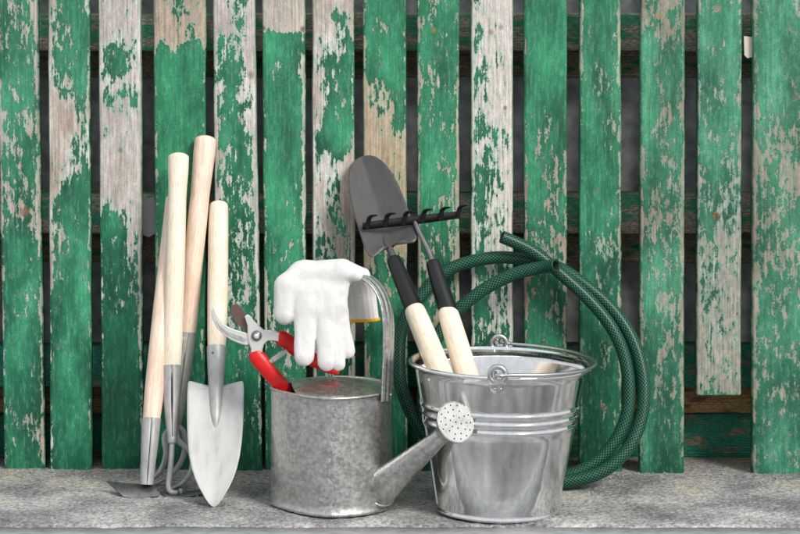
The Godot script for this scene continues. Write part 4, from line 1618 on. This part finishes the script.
func build_pruner() -> void:
	var z := 0.27
	var t := thing("pruning_shears", "open pruning shears with red grips resting in the watering can mouth", "secateurs", P(257, 335, z))
	# hooked counter blade
	flat_piece(t, "hook_blade", [[212.0, 307.5], [213.6, 308.6], [214.8, 313], [218, 318.5], [223, 323.5], [229, 327.5], [236, 330.2], [243, 332.2], [250, 334], [254, 342], [247, 345.5], [240, 343.6], [231, 340], [223, 334.5], [216.5, 327.5], [212.5, 319], [211.2, 312]], z - 0.002, 0.006, 0.0012, M.chrome)
	flat_piece(t, "hook_face", [[216, 321], [220, 326], [226, 330.5], [234, 334], [242, 336.5], [247, 339.5], [244, 342], [236, 339.5], [228, 335.5], [221, 330]], z + 0.0016, 0.0016, 0.0004, M.tool_grey)
	# cutting blade
	flat_piece(t, "cutting_blade", [[236.5, 303.5], [240.5, 306.5], [244.2, 311.5], [246.8, 317.5], [248.6, 323.5], [254, 331], [249, 335.5], [243, 329], [236.5, 323.5], [231.8, 317], [230.2, 310.5], [231.8, 305.5]], z - 0.0055, 0.0022, 0.0006, M.brown_blade)
	# head
	flat_piece(t, "head", [[244.8, 316.5], [247.2, 314.6], [250, 316], [254, 321], [259, 326], [263.5, 329.8], [269, 330.5], [276, 331.2], [279.5, 333], [279, 341.5], [274, 341.2], [268, 341], [264, 344.5], [262.5, 350], [262.6, 355], [250.6, 356], [251, 349], [248.4, 342], [247.6, 334], [247.6, 326]], z + 0.0018, 0.0055, 0.0016, M.chrome)
	var bolt := MB.new()
	var pc := P(256.8, 335.5, z)
	bolt.loft(turned([pc, pc + Vector3(0, 0, 0.0062)], [0.0086, 0.0082], 24))
	var bo := part("pivot_bolt", bolt, M.steel_dark, t)
	var bolt2 := MB.new()
	bolt2.loft(turned([pc + Vector3(0, 0, 0.006), pc + Vector3(0, 0, 0.0095)], [0.0048, 0.0045], 6))
	part("bolt_head", bolt2, M.chrome, bo)
	# grips: flattened, swelling towards the hand
	var g1 := smooth([P(255.2, 351.5, z), P(257, 357, z + 0.001), P(262, 363.5, z + 0.002), P(269, 372, z + 0.002), P(277.5, 381.5, z), P(285, 392, z - 0.004), P(291, 404, z - 0.008)], 6)
	var r1 := smooth_values([0.0100, 0.0128, 0.0130, 0.0122, 0.0124, 0.0118, 0.008], 6)
	var m1 := MB.new()
	m1.loft(tube_rings(g1, r1, 20, 0.62, Vector3(1, 0.8, 0)), true, true)
	part("grip", m1, M.red, t)
	var g2 := smooth([P(277, 336, z - 0.002), P(282, 338.5, z - 0.003), P(290, 344, z - 0.006), P(299, 351.5, z - 0.01), P(309, 358, z - 0.014), P(320, 363, z - 0.018), P(331, 367.5, z - 0.02), P(340, 371, z - 0.02)], 6)
	var r2 := smooth_values([0.0095, 0.0118, 0.0122, 0.0118, 0.0112, 0.0108, 0.0108, 0.007], 6)
	var m2 := MB.new()
	m2.loft(tube_rings(g2, r2, 20, 0.62, Vector3(0.5, 1, 0)), true, true)
	part("grip", m2, M.red, t)
	# spring link between the grips
	flat_piece(t, "catch", [[268.5, 361], [272, 357.5], [280, 352.5], [286, 349.5], [288, 351.5], [285.5, 354.8], [278, 360], [271.5, 363.8]], z + 0.004, 0.005, 0.001, M.tool_grey)


# ------------------------------------------------------------------ glove
var prims: Array = []


func cap(a: Array, b: Array, flat := 0.6, k := 5.0, fingers := false) -> void:
	# [px, py, z, radius px] both ends
	var pa := P(a[0], a[1], a[2])
	var pb := P(b[0], b[1], b[2])
	prims.append([pa, pb, a[3] * S(a[2]), b[3] * S(b[2]), 1.0 / flat, k * 0.001, fingers])


func build_glove() -> void:
	prims = []
	# palm
	cap([309, 281, 0.291, 14], [307.5, 310, 0.307, 11.5], 0.5, 12)
	cap([325, 280, 0.292, 14], [324, 310, 0.308, 11.5], 0.5, 12)
	cap([337, 282, 0.294, 12.5], [335, 306, 0.305, 10.5], 0.5, 12)
	# the fold over the strap
	cap([301, 275, 0.272, 13], [342, 272.5, 0.286, 13.5], 1.0, 8)
	cap([312, 274, 0.256, 12], [345, 273, 0.266, 12], 1.0, 8)
	cap([340, 271.5, 0.290, 9], [356, 275.5, 0.300, 6.5], 1.0, 5)
	cap([345, 269.5, 0.272, 9], [363, 275.5, 0.280, 7.5], 1.0, 5)
	# thumb
	cap([304, 274, 0.280, 13], [288, 287, 0.292, 13.5], 0.72, 10)
	cap([288, 287, 0.292, 13.5], [284.8, 314.5, 0.300, 10.6], 0.72, 4)
	# fingers
	cap([306.6, 296, 0.300, 11.2], [304.2, 355.5, 0.322, 10.9], 0.55, 2.2, true)
	cap([325.4, 296, 0.301, 10.2], [326.9, 362.5, 0.325, 9.0], 0.58, 2.0, true)
	cap([333.6, 296, 0.298, 9.0], [338.6, 364.0, 0.318, 7.2], 0.6, 1.6, true)
	cap([336.8, 296, 0.295, 8.6], [347.4, 351.5, 0.311, 7.6], 0.62, 1.8, true)
	var base := P(325, 275, 0.285)
	var t := thing("work_glove", "white knitted work glove draped over the watering can handle", "glove", base)
	var mb := nets(P(266, 252, 0.3), P(378, 385, 0.3), 0.232, 0.352, 0.0022)
	part("palm", mb, M.knit, t)
	# cuff hanging down behind the strap, ribbed, with a yellow hem
	var rings := []
	var hem := []
	for k in 12:
		var py := lerpf(271, 318.5, k / 11.0)
		var cz := lerpf(0.262, 0.243, smoothstep(0, 6, k))
		var cx := lerpf(338, 343.5, k / 11.0)
		var hw := lerpf(24.0, 35.0, smoothstep(0.0, 4.0, k))
		rings.append(cuff_ring(cx, py - (0.0), hw, cz, 0.010, 0.0))
	for k in [[317.6, 0.5], [318.1, 1.1], [319.8, 1.2], [320.7, 0.8], [320.7, -1.0], [318.4, -1.4]]:
		hem.append(cuff_ring(343.7, k[0], 35.2 + k[1] * 0.4, 0.243, 0.0103, k[1] * 0.0006))
	var cm := MB.new()
	cm.loft(rings, true, false)
	part("cuff", cm, M.cuff, t)
	var hm := MB.new()
	hm.loft(hem, false, false)
	part("yellow_hem", hm, M.yellow, t)
	rod(t, "loose_thread", [P(273.5, 309, 0.303), P(273.8, 320, 0.304), P(273.2, 331, 0.304)], [0.0005, 0.0005, 0.0005], M.knit, 6)


func cuff_ring(cx: float, py: float, hw: float, cz: float, hd: float, grow: float) -> PackedVector3Array:
	var ring := PackedVector3Array()
	var n := 96
	for i in n:
		var a := TAU * i / n
		var rib := 0.0007 * sin(a * 30.0)
		var c := P(cx, py + 2.0 * sin(a * 1.0 + 0.6), cz)
		ring.append(c + Vector3(cos(a) * (hw * S(cz) + grow + rib), -0.0022 * cos(a) * -1.0, sin(a) * (hd + grow + rib) + 0.003 * cos(a * 2.0)))
	return ring


# fingers stay apart from each other and run softly into the palm
func field(p: Vector3) -> float:
	var palm := 1.0
	var hand := 1.0
	for q in prims:
		var a: Vector3 = q[0]
		var ab: Vector3 = q[1] - a
		var t := clampf((p - a).dot(ab) / ab.length_squared(), 0.0, 1.0)
		var v := p - a - ab * t
		v.z *= q[4]
		var e: float = v.length() - lerpf(q[2], q[3], t)
		var k: float = q[5]
		var was := hand if q[6] else palm
		var h := maxf(k - absf(was - e), 0.0) / k
		var now := minf(was, e) - h * h * k * 0.25
		if q[6]:
			hand = now
		else:
			palm = now
	var h2 := maxf(0.011 - absf(palm - hand), 0.0) / 0.011
	return minf(palm, hand) - h2 * h2 * 0.011 * 0.25


func nets(lo_: Vector3, hi_: Vector3, z0: float, z1: float, cell: float) -> MB:
	var lo := Vector3(minf(lo_.x, hi_.x), minf(lo_.y, hi_.y), z0)
	var hi := Vector3(maxf(lo_.x, hi_.x), maxf(lo_.y, hi_.y), z1)
	var nx := int((hi.x - lo.x) / cell) + 2
	var ny := int((hi.y - lo.y) / cell) + 2
	var nz := int((hi.z - lo.z) / cell) + 2
	var f := PackedFloat32Array()
	f.resize(nx * ny * nz)
	f.fill(1.0)
	# coarse look first, full look only near the surface
	var c := 4
	for k in range(0, nz, c):
		for j in range(0, ny, c):
			for i in range(0, nx, c):
				var mid := lo + Vector3(i + c * 0.5, j + c * 0.5, k + c * 0.5) * cell
				var d := field(mid)
				if absf(d) > cell * c * 1.8:
					for kk in range(k, mini(k + c, nz)):
						for jj in range(j, mini(j + c, ny)):
							for ii in range(i, mini(i + c, nx)):
								f[(kk * ny + jj) * nx + ii] = d
				else:
					for kk in range(k, mini(k + c, nz)):
						for jj in range(j, mini(j + c, ny)):
							for ii in range(i, mini(i + c, nx)):
								f[(kk * ny + jj) * nx + ii] = field(lo + Vector3(ii, jj, kk) * cell)
	var at := {}
	var corners := [0, 1, nx, nx + 1, nx * ny, nx * ny + 1, nx * ny + nx, nx * ny + nx + 1]
	var offs := [Vector3(0, 0, 0), Vector3(1, 0, 0), Vector3(0, 1, 0), Vector3(1, 1, 0), Vector3(0, 0, 1), Vector3(1, 0, 1), Vector3(0, 1, 1), Vector3(1, 1, 1)]
	var edges := [[0, 1], [2, 3], [4, 5], [6, 7], [0, 2], [1, 3], [4, 6], [5, 7], [0, 4], [1, 5], [2, 6], [3, 7]]
	var crease := FastNoiseLite.new()
	crease.seed = 4
	crease.frequency = 34.0
	crease.fractal_octaves = 3
	for k in nz - 1:
		for j in ny - 1:
			for i in nx - 1:
				var o := (k * ny + j) * nx + i
				var neg := 0
				for q in corners:
					if f[o + q] < 0.0:
						neg += 1
				if neg == 0 or neg == 8:
					continue
				var s := Vector3.ZERO
				var n := 0
				for e in edges:
					var a := f[o + corners[e[0]]]
					var b := f[o + corners[e[1]]]
					if (a < 0.0) != (b < 0.0):
						s += offs[e[0]].lerp(offs[e[1]], a / (a - b))
						n += 1
				at[o] = lo + (Vector3(i, j, k) + s / n) * cell
	var mb := MB.new()
	for o in at:
		var i: int = o % nx
		var j: int = (o / nx) % ny
		var k: int = o / (nx * ny)
		if i == 0 or j == 0 or k == 0:
			continue
		for d in 3:
			var step: int = [1, nx, nx * ny][d]
			var u: int = [nx, nx * ny, 1][d]
			var w: int = [nx * ny, 1, nx][d]
			var a := f[o]
			var b := f[o + step]
			if (a < 0.0) == (b < 0.0):
				continue
			var q := [o, o - u, o - u - w, o - w]
			if not (at.has(q[1]) and at.has(q[2]) and at.has(q[3])):
				continue
			if a > 0.0:
				q = [q[0], q[3], q[2], q[1]]
			mb.tri(at[q[0]], at[q[2]], at[q[1]], Vector2.ZERO, Vector2.ZERO, Vector2.ZERO, 0)
			mb.tri(at[q[0]], at[q[3]], at[q[2]], Vector2.ZERO, Vector2.ZERO, Vector2.ZERO, 0)
	var mid := (lo + hi) / 2
	for i in mb.v.size():
		var p := mb.v[i]
		# soft wrinkles in the cloth
		var w := crease.get_noise_3d(p.x, p.y * 0.55, p.z) * 0.0022
		mb.v[i] = p + Vector3(w, w * 0.4, w)
	mb.orient(0, mid)
	return mb
